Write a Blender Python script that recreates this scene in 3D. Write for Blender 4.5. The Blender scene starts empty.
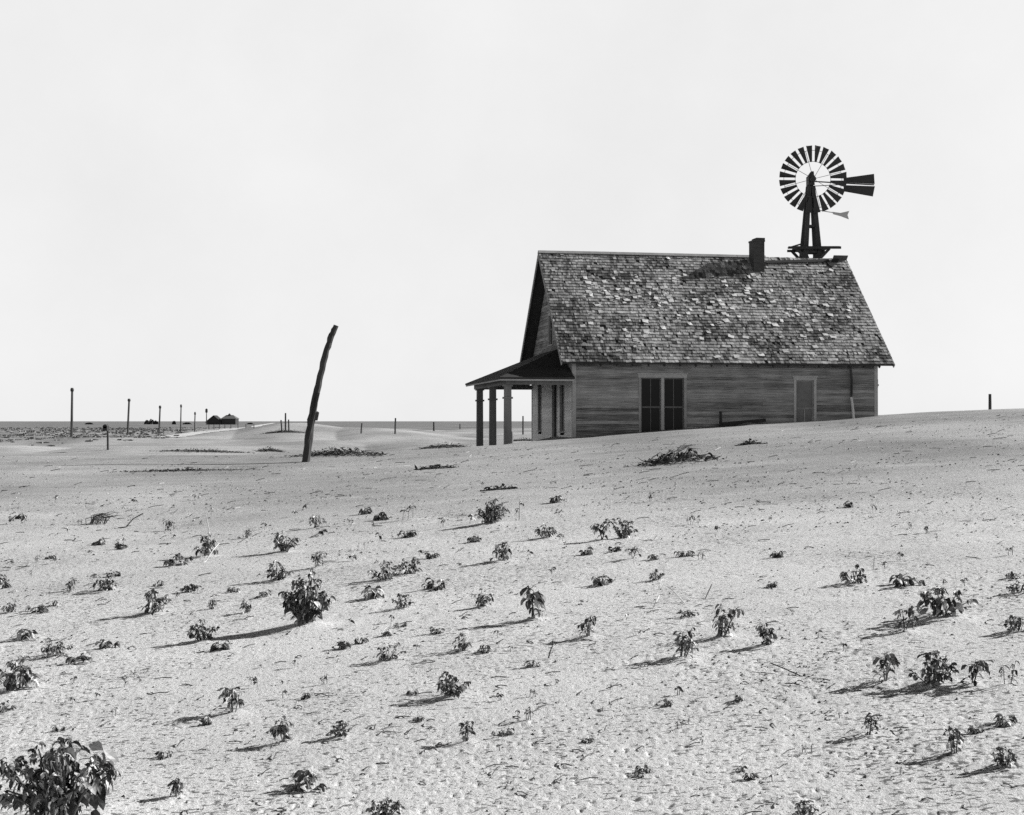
import bpy, math, random
import numpy as np
from mathutils import Vector, Matrix

R = math.radians
scene = bpy.context.scene
COL = scene.collection
F = 1350.0            # focal length in photo pixels
CAM_Z = 2.0           # camera height above the plain
HORIZON = 421.0
TILT = math.atan((HORIZON - 407.5) / F)

# ------------------------------------------------------------------ helpers
def tag(o, label=None, cat=None, group=None, kind=None):
    if label: o['label'] = label
    if cat: o['category'] = cat
    if group: o['group'] = group
    if kind: o['kind'] = kind
    return o

def empty(name, loc=(0, 0, 0), rz=0.0):
    o = bpy.data.objects.new(name, None)
    o.empty_display_size = 0.2
    o.location = loc
    o.rotation_euler = (0, 0, rz)
    COL.objects.link(o)
    return o

class MB:
    """collects verts / faces with a per-vertex tone, links them as one mesh object"""
    def __init__(s):
        s.v = []; s.f = []; s.t = []
    def add(s, verts, faces, tone=0.5):
        n = len(s.v)
        s.v += [tuple(p) for p in verts]
        s.t += [tone] * len(verts)
        s.f += [tuple(i + n for i in f) for f in faces]
    def box(s, lo, hi, tone=0.5):
        x0, y0, z0 = lo; x1, y1, z1 = hi
        s.add([(x0,y0,z0),(x1,y0,z0),(x1,y1,z0),(x0,y1,z0),(x0,y0,z1),(x1,y0,z1),(x1,y1,z1),(x0,y1,z1)],
              [(0,3,2,1),(4,5,6,7),(0,1,5,4),(1,2,6,5),(2,3,7,6),(3,0,4,7)], tone)
    def beam(s, a, b, w, h=None, tone=0.5, up=(0, 0, 1), taper=1.0):
        a = Vector(a); b = Vector(b); h = h or w
        d = (b - a).normalized(); up = Vector(up)
        if abs(d.dot(up)) > 0.97: up = Vector((0, 1, 0))
        sx = d.cross(up).normalized(); sy = sx.cross(d).normalized()
        vs = []
        for p, k in ((a, 1.0), (b, taper)):
            for i, j in ((-1,-1),(1,-1),(1,1),(-1,1)):
                vs.append(p + sx * (i*w/2*k) + sy * (j*h/2*k))
        s.add(vs, [(0,3,2,1),(4,5,6,7),(0,1,5,4),(1,2,6,5),(2,3,7,6),(3,0,4,7)], tone)
    def tube(s, pts, rad, n=6, tone=0.5, rough=0.0, rng=None):
        pts = [Vector(p) for p in pts]
        rads = rad if isinstance(rad, (list, tuple)) else [rad] * len(pts)
        vs = []; fs = []
        for i, p in enumerate(pts):
            d = (pts[min(i+1, len(pts)-1)] - pts[max(i-1, 0)])
            d = d.normalized() if d.length > 1e-9 else Vector((0,0,1))
            up = Vector((0,1,0)) if abs(d.y) < 0.9 else Vector((0,0,1))
            sx = d.cross(up).normalized(); sy = sx.cross(d)
            for k in range(n):
                a = 2*math.pi*k/n
                r = rads[i] * (1 + (rng.uniform(-rough, rough) if rng else 0))
                vs.append(p + sx*(math.cos(a)*r) + sy*(math.sin(a)*r))
        for i in range(len(pts)-1):
            for k in range(n):
                a = i*n+k; b = i*n+(k+1) % n
                fs.append((a, b, b+n, a+n))
        fs.append(tuple(range(n))[::-1]); fs.append(tuple(range((len(pts)-1)*n, len(pts)*n)))
        s.add(vs, fs, tone)
    def build(s, name, mat, parent=None, loc=None, smooth=False):
        me = bpy.data.meshes.new(name)
        me.from_pydata(s.v, [], s.f)
        at = me.attributes.new('tone', 'FLOAT', 'POINT')
        at.data.foreach_set('value', np.array(s.t, np.float32))
        me.materials.append(mat)
        if smooth: me.polygons.foreach_set('use_smooth', [True]*len(me.polygons))
        me.update()
        o = bpy.data.objects.new(name, me)
        COL.objects.link(o)
        if parent: o.parent = parent
        if loc: o.location = loc
        return o

# ------------------------------------------------------------------ numpy noise
def _h(ix, iy, seed):
    n = (ix.astype(np.int64)*374761393 + iy.astype(np.int64)*668265263 + seed*1442695041) & 0xffffffff
    n = ((n ^ (n >> 13)) * 1274126177) & 0xffffffff
    return ((n ^ (n >> 16)) & 0xffffff).astype(np.float64) / 0xffffff * 2 - 1
def vnoise(x, y, seed=0):
    xi = np.floor(x); yi = np.floor(y)
    fx = x - xi; fy = y - yi
    fx = fx*fx*fx*(fx*(fx*6-15)+10); fy = fy*fy*fy*(fy*(fy*6-15)+10)
    a = _h(xi, yi, seed); b = _h(xi+1, yi, seed); c = _h(xi, yi+1, seed); d = _h(xi+1, yi+1, seed)
    return (a*(1-fx)+b*fx)*(1-fy) + (c*(1-fx)+d*fx)*fy
def sstep(a, b, x):
    t = np.clip((x-a)/(b-a), 0, 1)
    return t*t*(3-2*t)

# ------------------------------------------------------------------ terrain (heights relative to the lens, z = CAM_Z added later)
BUMPS = []      # (x, y, height, rx, ry)
def base_z(X, Y):
    X = np.asarray(X, float); Y = np.asarray(Y, float)
    S = np.where(X < 0, 5*np.tanh(X/5), 22*np.tanh(X/22))
    z = -1.55 + 0.0155*np.clip(Y, -30, 56) + 0.075*S
    k = sstep(-0.5, 3.0, X)
    crest = 46.5 + 6.5*k + 0.9*vnoise(X/7, Y*0+3.3, 5)*(1-k)
    width = 8 + 34*k
    w = sstep(crest, crest+width, Y)
    plain = -2.0 + 0.10*vnoise(X/55, Y/55, 11)*sstep(60, 120, Y)*(1-sstep(300, 700, Y))
    # drifts banked against the old fence line beyond the leaning pole
    for cx, cy, hh, sx, sy in ((-25.5,158,1.15,7,16),(-15,150,0.95,9,14),(-36,170,0.8,8,16),(-34,112,0.45,10,7),(-11,95,0.35,5,5),(-22,80,0.3,7,5)):
        plain = plain + hh*np.exp(-((X-cx)/sx)**2 - ((Y-cy)/sy)**2)
    plain = plain + 0.42*np.abs(vnoise(X/10+Y/60, Y/22, 12))*sstep(52, 80, Y)*(1-sstep(200, 330, Y))
    z = z*(1-w) + plain*w
    # small dunes and undulations
    near = 1 - sstep(60, 160, Y)
    z = z + near*(0.05*vnoise(X/6.5, Y/5.0, 21) + 0.014*vnoise(X/1.9, Y/1.5, 22))
    return z
def ground(X, Y):
    z = base_z(X, Y)
    for (x, y, h, rx, ry) in BUMPS:
        z = z + h*np.exp(-((X-x)/rx)**2 - ((Y-y)/ry)**2)
    return z
def gz(x, y):
    return float(ground(np.array([x]), np.array([y]))[0]) + CAM_Z

TT = np.exp(np.linspace(math.log(2.5), math.log(4000), 9000))
def pix_dir(px, py):
    c = math.cos(TILT); s = math.sin(TILT)
    x = (px-512)/F; zc = (407.5-py)/F
    return x/(c - zc*s), (s + zc*c)/(c - zc*s)     # per unit of world Y
def at(px, py):
    """ground point seen at a photo pixel"""
    kx, kz = pix_dir(px, py)
    g = base_z(kx*TT, TT)
    i = int(np.argmax(kz*TT <= g))
    if i == 0: i = len(TT)-1
    return kx*TT[i], TT[i]

# ------------------------------------------------------------------ materials (all neutral: the photograph is black and white)
def mat(name):
    m = bpy.data.materials.new(name); m.use_nodes = True
    nt = m.node_tree; b = nt.nodes['Principled BSDF']
    return m, nt, b
def node(nt, kind, **kw):
    n = nt.nodes.new(kind)
    for k, v in kw.items():
        if k in n.inputs: n.inputs[k].default_value = v
        else: setattr(n, k, v)
    return n
def mth(nt, op, a, b=None, clamp=False):
    n = nt.nodes.new('ShaderNodeMath'); n.operation = op; n.use_clamp = clamp
    for i, x in enumerate((a, b)):
        if x is None: continue
        if isinstance(x, (int, float)): n.inputs[i].default_value = x
        else: nt.links.new(x, n.inputs[i])
    return n.outputs[0]
def ramp(nt, fac, lo, hi):
    n = nt.nodes.new('ShaderNodeMapRange')
    n.inputs['To Min'].default_value = lo; n.inputs['To Max'].default_value = hi
    nt.links.new(fac, n.inputs['Value'])
    return n
def noise(nt, vec, scale, detail=4, rough=0.6):
    n = node(nt, 'ShaderNodeTexNoise', Scale=scale, Detail=detail, Roughness=rough)
    if vec is not None: nt.links.new(vec, n.inputs['Vector'])
    return n.outputs['Fac']
def coords(nt, scale=(1,1,1), rot=(0,0,0)):
    tc = nt.nodes.new('ShaderNodeTexCoord'); mp = nt.nodes.new('ShaderNodeMapping')
    mp.inputs['Scale'].default_value = scale; mp.inputs['Rotation'].default_value = rot
    nt.links.new(tc.outputs['Object'], mp.inputs['Vector'])
    return mp.outputs['Vector']
def set_grey(nt, b, val):
    cc = nt.nodes.new('ShaderNodeCombineColor')
    for i in range(3): nt.links.new(val, cc.inputs[i])
    nt.links.new(cc.outputs[0], b.inputs['Base Color'])
def tone(nt):
    a = nt.nodes.new('ShaderNodeAttribute'); a.attribute_name = 'tone'
    return a.outputs['Fac']
def bump(nt, b, h, strength, dist):
    n = node(nt, 'ShaderNodeBump', Strength=strength, Distance=dist)
    nt.links.new(h, n.inputs['Height']); nt.links.new(n.outputs['Normal'], b.inputs['Normal'])

def wood(name, lo, hi, grain=(1,1,1), spec=0.15, tone_amt=1.0, streak=0.55):
    """weathered boards: tone attribute per board, grain streaks along the board"""
    m, nt, b = mat(name)
    v = coords(nt, grain)
    g = noise(nt, v, 1.0, 8, 0.72)
    p = noise(nt, coords(nt), 0.9, 3, 0.5)
    mix = mth(nt, 'ADD', mth(nt, 'MULTIPLY', tone(nt), tone_amt), mth(nt, 'MULTIPLY', mth(nt, 'SUBTRACT', g, 0.5), streak*2.6))
    mix = mth(nt, 'ADD', mix, mth(nt, 'MULTIPLY', mth(nt, 'SUBTRACT', p, 0.5), 0.7))
    if tone_amt == 0: mix = mth(nt, 'ADD', mix, 0.5)
    mr = ramp(nt, mix, lo, hi); set_grey(nt, b, mr.outputs[0])
    b.inputs['Roughness'].default_value = 0.85; b.inputs['Specular IOR Level'].default_value = spec
    bump(nt, b, g, 0.5, 0.01)
    return m

M = {}
M['siding']  = wood('weathered_siding', 0.06, 0.46, (1.1, 1.1, 34), streak=0.95)
M['paint']   = wood('flaking_white_paint', 0.52, 0.84, (1.5, 1.5, 38), streak=0.4)
M['trim']    = wood('weathered_trim', 0.18, 0.46, (6, 6, 6), streak=0.4)
M['shingle'] = wood('cedar_shingles', 0.045, 0.52, (22, 3, 3), streak=0.3)
M['dark']    = wood('dark_roofing', 0.03, 0.075, (4, 4, 4))
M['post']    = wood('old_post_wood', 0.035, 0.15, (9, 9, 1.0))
M['column']  = wood('porch_column_wood', 0.10, 0.24, (7, 7, 1.0))
M['timber']  = wood('tower_timber', 0.03, 0.09, (7, 7, 1.2))
M['pale']    = wood('bleached_wood', 0.35, 0.6, (5, 5, 5))
M['twig']    = wood('dead_twigs', 0.03, 0.34, (5, 5, 5), tone_amt=1.0, streak=0.2)
M['litter']  = wood('sand_litter', 0.04, 0.5, (3, 3, 3), streak=0.1)

def simple(name, val, rough=0.6, spec=0.3, metal=0.0, var=0.3):
    m, nt, b = mat(name)
    n = noise(nt, coords(nt), 6.0, 5, 0.65)
    set_grey(nt, b, ramp(nt, n, val*(1-var), val*(1+var)).outputs[0])
    b.inputs['Roughness'].default_value = rough; b.inputs['Specular IOR Level'].default_value = spec
    b.inputs['Metallic'].default_value = metal
    return m
M['glass']  = simple('dusty_dark_glass', 0.008, 0.25, 0.15)
M['screen'] = simple('rusty_window_screen', 0.13, 0.8, 0.2)
M['blind']  = simple('drawn_window_blind', 0.17, 0.8, 0.15)
M['metal']  = simple('rusted_mill_steel', 0.035, 0.6, 0.3)
M['galv']   = simple('galvanised_sheet', 0.45, 0.5, 0.4)
M['inside'] = simple('dark_interior', 0.02, 0.9, 0.1)
M['farm']   = simple('distant_boards', 0.05, 0.9, 0.1)
M['farmroof'] = simple('distant_roof', 0.13, 0.9, 0.1)

def brick():
    m, nt, b = mat('sooty_brick')
    t = node(nt, 'ShaderNodeTexBrick', Scale=4.5, **{'Mortar Size': 0.02})
    t.inputs['Color1'].default_value = (0.03,)*3+(1,); t.inputs['Color2'].default_value = (0.055,)*3+(1,); t.inputs['Mortar'].default_value = (0.08,)*3+(1,)
    nt.links.new(coords(nt, rot=(R(90), 0, 0)), t.inputs['Vector'])
    nt.links.new(t.outputs['Color'], b.inputs['Base Color'])
    b.inputs['Roughness'].default_value = 0.9
    bump(nt, b, t.outputs['Fac'], -0.4, 0.01)
    return m
M['brick'] = brick()

def leafmat():
    m, nt, b = mat('wilted_leaves')
    n = noise(nt, coords(nt), 30, 3)
    v = mth(nt, 'MULTIPLY', tone(nt), ramp(nt, n, 0.75, 1.25).outputs[0])
    set_grey(nt, b, v)
    b.inputs['Roughness'].default_value = 0.55; b.inputs['Specular IOR Level'].default_value = 0.4
    return m
M['leaf'] = leafmat()

def sandmat():
    m, nt, b = mat('blown_sand')
    v = coords(nt)
    big = noise(nt, v, 0.35, 4, 0.55)
    mid = noise(nt, v, 3.0, 5, 0.65)
    fine = noise(nt, v, 55.0, 5, 0.75)
    ca = nt.nodes.new('ShaderNodeAttribute'); ca.attribute_name = 'far_tone'      # sand colour darker with distance from the camera
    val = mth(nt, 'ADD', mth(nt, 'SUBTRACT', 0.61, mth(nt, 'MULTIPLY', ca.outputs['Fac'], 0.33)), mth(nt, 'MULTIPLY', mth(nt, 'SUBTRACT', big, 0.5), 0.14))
    val = mth(nt, 'ADD', val, mth(nt, 'MULTIPLY', mth(nt, 'SUBTRACT', mid, 0.5), 0.09))
    val = mth(nt, 'ADD', val, mth(nt, 'MULTIPLY', mth(nt, 'SUBTRACT', fine, 0.5), 0.22))
    streak = noise(nt, coords(nt, (0.22, 1.1, 1)), 1.0, 6, 0.7)       # crusts and thin straw drifted in bands
    val = mth(nt, 'ADD', val, mth(nt, 'MULTIPLY', mth(nt, 'SUBTRACT', streak, 0.5), 0.26))
    fleck = noise(nt, coords(nt, (26, 40, 26), (0, 0, R(12))), 1.0, 2, 0.55)                                 # bits of chaff
    fl = nt.nodes.new('ShaderNodeMapRange'); fl.inputs['From Min'].default_value = 0.585; fl.inputs['From Max'].default_value = 0.63
    fl.inputs['To Min'].default_value = 1.0; fl.inputs['To Max'].default_value = 0.30
    pm = noise(nt, coords(nt, (0.75, 0.55, 1)), 1.0, 3, 0.6)               # swept and littered patches
    nt.links.new(mth(nt, 'ADD', fleck, mth(nt, 'MULTIPLY', mth(nt, 'SUBTRACT', pm, 0.52), 0.28)), fl.inputs['Value'])
    val = mth(nt, 'MULTIPLY', val, fl.outputs[0])
    # short dry prairie beyond the sand: 'cover' is painted per vertex from where the sand ends
    pv = coords(nt, (0.05, 0.045, 1))
    pn = noise(nt, pv, 1.0, 4, 0.6)
    pr = ramp(nt, pn, 0.0, 0.36).outputs[0]
    a = nt.nodes.new('ShaderNodeAttribute'); a.attribute_name = 'cover'
    mix = nt.nodes.new('ShaderNodeMix'); mix.data_type = 'FLOAT'
    nt.links.new(a.outputs['Fac'], mix.inputs['Factor'])
    nt.links.new(val, mix.inputs[2]); nt.links.new(pr, mix.inputs[3])
    set_grey(nt, b, mix.outputs[0])
    b.inputs['Roughness'].default_value = 0.95; b.inputs['Specular IOR Level'].default_value = 0.1
    h = mth(nt, 'ADD', mth(nt, 'MULTIPLY', fine, 0.6), mth(nt, 'MULTIPLY', noise(nt, v, 30, 4, 0.7), 0.7))
    bump(nt, b, h, 0.6, 0.022)
    return m
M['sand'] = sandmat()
M['grass'] = simple('dry_prairie_grass', 0.20, 0.9, 0.1)

# ------------------------------------------------------------------ camera, sun, sky
cam = bpy.data.cameras.new('camera'); co = bpy.data.objects.new('camera', cam); COL.objects.link(co)
cam.sensor_width = 36.0; cam.lens = 36.0*F/1024; cam.clip_end = 20000; cam.clip_start = 0.05
co.location = (0, 0, CAM_Z); co.rotation_euler = (R(90)+TILT, 0, 0)
scene.camera = co
SUN_EL, SUN_AZ = R(28), R(17)      # azimuth from +X (right) towards +Y (away)
sd = Vector((math.cos(SUN_EL)*math.cos(SUN_AZ), math.cos(SUN_EL)*math.sin(SUN_AZ), math.sin(SUN_EL)))
sl = bpy.data.lights.new('sun', 'SUN'); so = bpy.data.objects.new('sun', sl); COL.objects.link(so)
sl.energy = 5.0; sl.angle = R(0.5); sl.color = (1, 0.995, 0.985)
so.rotation_euler = sd.to_track_quat('Z', 'Y').to_euler()
w = bpy.data.worlds.new('World'); scene.world = w; w.use_nodes = True
nt = w.node_tree; bg = nt.nodes['Background']
sky = nt.nodes.new('ShaderNodeTexSky'); sky.sky_type = 'NISHITA'; sky.sun_disc = False
sky.sun_elevation = SUN_EL; sky.sun_rotation = R(90) - SUN_AZ
sky.air_density = 1.0; sky.dust_density = 1.5; sky.ozone_density = 1.0
sep = nt.nodes.new('ShaderNodeSeparateColor'); cmb = nt.nodes.new('ShaderNodeCombineColor')
nt.links.new(sky.outputs[0], sep.inputs[0])
# red filter on black and white film, over a dusty white haze that fills the lower sky
tc = nt.nodes.new('ShaderNodeTexCoord'); sx = nt.nodes.new('ShaderNodeSeparateXYZ'); nt.links.new(tc.outputs['Generated'], sx.inputs[0])
hz = nt.nodes.new('ShaderNodeMapRange'); hz.interpolation_type = 'SMOOTHSTEP'
hz.inputs['From Min'].default_value = 0.295; hz.inputs['From Max'].default_value = 0.40; hz.inputs['To Min'].default_value = 1.0; hz.inputs['To Max'].default_value = 0.0
nt.links.new(sx.outputs[2], hz.inputs['Value'])
cn = noise(nt, tc.outputs['Generated'], 4.0, 6, 0.6)
hv = mth(nt, 'MULTIPLY', hz.outputs[0], ramp(nt, cn, 8.3, 10.5).outputs[0])
sv = mth(nt, 'ADD', mth(nt, 'MULTIPLY', sep.outputs[0], 0.14), hv)
for i in range(3): nt.links.new(sv, cmb.inputs[i])
nt.links.new(cmb.outputs[0], bg.inputs[0])
bg.inputs[1].default_value = 0.055
vs = scene.view_settings
scene.display_settings.display_device = 'sRGB'
vs.view_transform = 'Standard'; vs.look = 'None'; vs.gamma = 1; vs.exposure = 0.68
scene.cycles.max_bounces = 6; scene.cycles.use_denoising = False

# ------------------------------------------------------------------ weeds: pixel of the foot, width, height, kind, label
rngG = random.Random(7)
WEEDS = [
 (62, 826, 132, 86, 'bush', 'largest weed, broad bush with one big pale leaf, bottom corner of the field'),
 (305, 628, 48, 54, 'bush', 'tall leafy weed with pale top leaves, largest plant of the middle field'),
 (943, 619, 50, 38, 'bush', 'wide dark weed with a thick trunk-like base, below the right end of the house'),
 (933, 686, 36, 34, 'bush', 'dense black weed clump in the middle of the close row of four'),
 (970, 686, 30, 28, 'droop', 'arching weed with open ringed leaves, right beside the dense black clump'),
 (885, 683, 32, 26, 'droop', 'leaning weed with hanging leaves, left end of the close row of four'),
 (1005, 686, 26, 22, 'thin', 'thin two-stemmed weed with few leaves, right end of the row of four'),
 (1016, 633, 22, 20, 'bush', 'ragged dark weed cut by the right edge, above the row of four'),
 (905, 632, 24, 22, 'droop', 'weed with drooping leaves beside the wide thick-based weed'),
 (855, 585, 28, 18, 'bush', 'round compact weed with a long shadow, below the boarded window'),
 (902, 586, 30, 13, 'low', 'flat spread weed just right of the round compact one'),
 (1016, 579, 22, 8, 'low', 'flat dark weed spreading at the right edge, above a ragged one'),
 (1018, 594, 20, 14, 'bush', 'small bushy weed cut by the right edge under a flat one'),
 (868, 736, 24, 17, 'droop', 'small arched weed like a bent hoop, alone below the row of four'),
 (955, 756, 26, 22, 'droop', 'top-heavy weed on a slanting stem, lower right of the field'),
 (1005, 768, 24, 22, 'bush', 'weed with pale lit leaves near the lower right corner'),
 (1003, 725, 22, 11, 'low', 'low twiggy weed between the row of four and the lower right corner'),
 (806, 816, 26, 16, 'bush', 'bush weed cut by the bottom edge, right of the middle'),
 (385, 818, 36, 22, 'bush', 'bushy weed cut by the bottom edge, left of the middle'),
 (18, 691, 38, 32, 'bush', 'sprawling dark weed at the left edge above the largest weed'),
 (55, 656, 28, 17, 'bush', 'flat-topped dark weed above the sprawling left-edge weed'),
 (78, 663, 26, 12, 'low', 'low weed tucked right against the flat-topped dark weed'),
 (8, 712, 18, 11, 'low', 'small scrappy weed at the left edge under the sprawling one'),
 (30, 638, 24, 13, 'low', 'thin arching weed with open gaps, above the flat-topped dark weed'),
 (153, 614, 28, 24, 'bush', 'round-crowned weed with a long thin shadow, left field'),
 (104, 592, 30, 18, 'bush', 'broad low-domed weed with a wedge of shadow, up-left of the round-crowned weed'),
 (203, 642, 24, 21, 'bush', 'upright weed with curled tips and a low companion at its foot'),
 (219, 651, 22, 12, 'low', 'low companion weed at the foot of the upright curled weed'),
 (207, 557, 20, 23, 'bush', 'narrow black weed with a bleached dry stalk standing over it'),
 (178, 566, 20, 12, 'low', 'low black weed at the left foot of the narrow black one'),
 (233, 714, 28, 23, 'droop', 'open weed with big hanging leaves, left of two paired seedlings'),
 (284, 744, 28, 22, 'droop', 'umbrella-shaped weed on two stems, left of a pointed weed'),
 (340, 739, 18, 19, 'bush', 'pointed little weed right of the umbrella-shaped one'),
 (308, 789, 36, 17, 'low', 'long low weed leaning over its own shadow near the bottom edge'),
 (176, 798, 17, 16, 'droop', 'small forked weed right of the largest weed'),
 (165, 758, 14, 8, 'low', 'tiny flat scrap of weed above the small forked weed'),
 (452, 698, 36, 25, 'bush', 'bushy weed with a feathery right side, centre of the lower field'),
 (468, 743, 20, 18, 'droop', 'ring-leaved weed with a tall tip, below the feathery bushy weed'),
 (525, 722, 24, 13, 'thin', 'curled-tip weed at the end of a long thin shadow, lower centre'),
 (388, 661, 24, 18, 'bush', 'two-humped weed up-left of the feathery bushy weed'),
 (463, 651, 20, 16, 'bush', 'weed with pale right-hand leaves above the feathery bushy weed'),
 (284, 553, 24, 23, 'bush', 'square dense weed on short legs, straight below the leaning pole'),
 (277, 581, 22, 20, 'bush', 'ragged weed directly under the square dense one'),
 (315, 569, 17, 14, 'droop', 'small weed of round lobes above the tall leafy weed'),
 (318, 528, 15, 11, 'droop', 'small flat-topped weed up-right of the square dense one'),
 (322, 536, 9, 9, 'sprout', 'little weed hugging the foot of the small flat-topped one'),
 (384, 581, 32, 19, 'bush', 'wide weed with long arched leaves and a solid shadow, left of its taller twin'),
 (408, 575, 23, 17, 'bush', 'speckled weed touching the wide arched one'),
 (374, 599, 19, 14, 'low', 'double-decked small weed under the wide arched one'),
 (402, 609, 18, 16, 'bush', 'compact black weed with feathery tips, below the wide arched one'),
 (435, 590, 28, 11, 'low', 'long flat weed right of the compact black one'),
 (481, 608, 17, 13, 'droop', 'open star-shaped weed below and left of the spider-legged weed'),
 (500, 562, 24, 16, 'droop', 'spider-legged weed with long arching leaves, centre of the field'),
 (489, 525, 34, 24, 'bush', 'largest weed clump of the far rows, crowning a small sand mound'),
 (470, 524, 12, 12, 'sprout', 'small weed on the left shoulder of the sand mound'),
 (411, 520, 22, 14, 'thin', 'group of thin stems with dark tips, left of the sand mound'),
 (409, 537, 14, 9, 'low', 'slanting twiggy weed below the thin dark-tipped stems'),
 (443, 528, 8, 15, 'thin', 'single thin stalk between the dark-tipped stems and the mound'),
 (519, 520, 9, 19, 'thin', 'single upright stalk right of the sand mound'),
 (545, 539, 19, 15, 'bush', 'round weed below the right end of the porch'),
 (602, 541, 20, 18, 'droop', 'weed with a tall tip, left one of two below the paired windows'),
 (624, 539, 20, 19, 'bush', 'thick drooping weed, right one of two below the paired windows'),
 (632, 560, 26, 12, 'droop', 'long comb-like weed with hanging leaves under the thick drooping one'),
 (685, 557, 15, 7, 'low', 'small dark arrow-like weed right of the comb-like one'),
 (697, 525, 22, 10, 'thin', 'loose row of short stems under the brush heap by the house'),
 (531, 556, 11, 8, 'sprout', 'small black weed under the round weed below the porch'),
 (604, 585, 22, 11, 'low', 'hunched black weed with a blunt shadow, below the comb-like weed'),
 (655, 581, 15, 12, 'bush', 'small two-pronged weed right of the hunched black one'),
 (533, 621, 30, 31, 'droop', 'tall tented weed of hanging leaves, centre of the field'),
 (588, 638, 19, 18, 'droop', 'ball-headed weed bent at its stem, right of the tall tented one'),
 (722, 638, 27, 26, 'droop', 'tall nodding weed with a heavy left leaf, under the long wall'),
 (680, 659, 30, 23, 'droop', 'hanging-leaved weed with one pale leaf, left of the nodding weed'),
 (768, 646, 21, 21, 'droop', 'nodding weed on a thin stem, right-hand neighbour of the heavy-leaved one'),
 (690, 617, 16, 8, 'low', 'scrap of dark weed among bleached twigs, above the nodding weed'),
 (548, 658, 7, 15, 'stalk', 'bare curved stalk below the ball-headed weed'),
 (678, 695, 12, 10, 'sprout', 'lone small weed below the hanging-leaved one'),
 (108, 649, 16, 10, 'low', 'small pointed weed right of the flat-topped dark one'),
 (12, 613, 16, 13, 'bush', 'small weed near the left edge under the domed weed row'),
 (36, 614, 20, 9, 'low', 'low slanted weed pointing at a tiny dark knob of weed'),
 (53, 606, 9, 6, 'low', 'tiny dark knob of weed up-right of the low slanted one'),
 (3, 589, 13, 17, 'bush', 'weed half cut off by the left edge, level with the domed weed'),
 (70, 591, 13, 12, 'droop', 'slim small weed just left of the domed weed'),
 (212, 609, 9, 8, 'droop', 'little mushroom-shaped weed right of the round-crowned weed'),
 (259, 598, 18, 9, 'low', 'wedge-shaped low weed left of the tall leafy one'),
 (250, 613, 20, 10, 'droop', 'small bowl-shaped weed left of the tall leafy one'),
 (168, 531, 11, 11, 'droop', 'small leafy weed right of a dry stick, below the roadside posts'),
 (247, 538, 11, 8, 'droop', 'small hooked weed left of the square dense one'),
 (352, 561, 11, 9, 'sprout', 'little branching weed left of the wide arched one'),
 (438, 633, 13, 8, 'low', 'small pyramid weed above the feathery bushy one'),
 (361, 643, 13, 7, 'low', 'small dark hump of weed right of the tall leafy one'),
 (284, 698, 12, 10, 'sprout', 'left seedling of two side by side under the tall leafy weed'),
 (307, 698, 10, 7, 'low', 'right seedling of two side by side under the tall leafy weed'),
 (329, 684, 13, 9, 'thin', 'thin stemmed seedling above the two paired seedlings'),
 (500, 701, 11, 8, 'sprout', 'little weed right of the feathery bushy one'),
 (964, 586, 11, 9, 'sprout', 'little weed at the upper right shoulder of the wide thick-based weed'),
 (885, 568, 11, 7, 'sprout', 'dark little weed between the round compact and flat spread ones'),
 (1010, 556, 15, 9, 'thin', 'slanting feathery weed near the right edge above the flat dark one'),
 (52, 528, 7, 7, 'sprout', 'little pointed weed in the far left field, first of a sloping pair'),
 (67, 533, 6, 6, 'sprout', 'little round weed in the far left field, second of a sloping pair'),
 (937, 541, 5, 9, 'thin', 'tallest of the thin stems standing alone under the right roof corner'),
]
TINY = [(12,520),(21,519),(196,525),(211,515),(9,567),(35,563),(57,564),(50,559),(89,554),(198,591),(234,592),(366,514),(351,525),(380,541),(420,556),(417,651),
        (551,575),(563,541),(617,551),(563,506),(925,533),(907,528),(927,533),(849,507),(875,513),(500,751),(505,735),(840,718),(245,605),(306,510),(295,517),
        (474,542),(626,620),(785,694),(742,772),(640,778),(865,757),(900,775),(978,733),(560,540),(762,505),(700,560),(655,560),(770,522),(135,505),(100,545),(610,690)]

_rt = random.Random(31)
for _ in range(115):
    q = (_rt.uniform(4, 560), _rt.uniform(498, 735)) if _ < 75 else (_rt.uniform(480, 1020), _rt.uniform(488, 800))
    if all((q[0]-w_[0])**2+(2*(q[1]-w_[1]))**2 > (w_[2]*.7+9)**2 for w_ in WEEDS): TINY.append(q)

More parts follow.
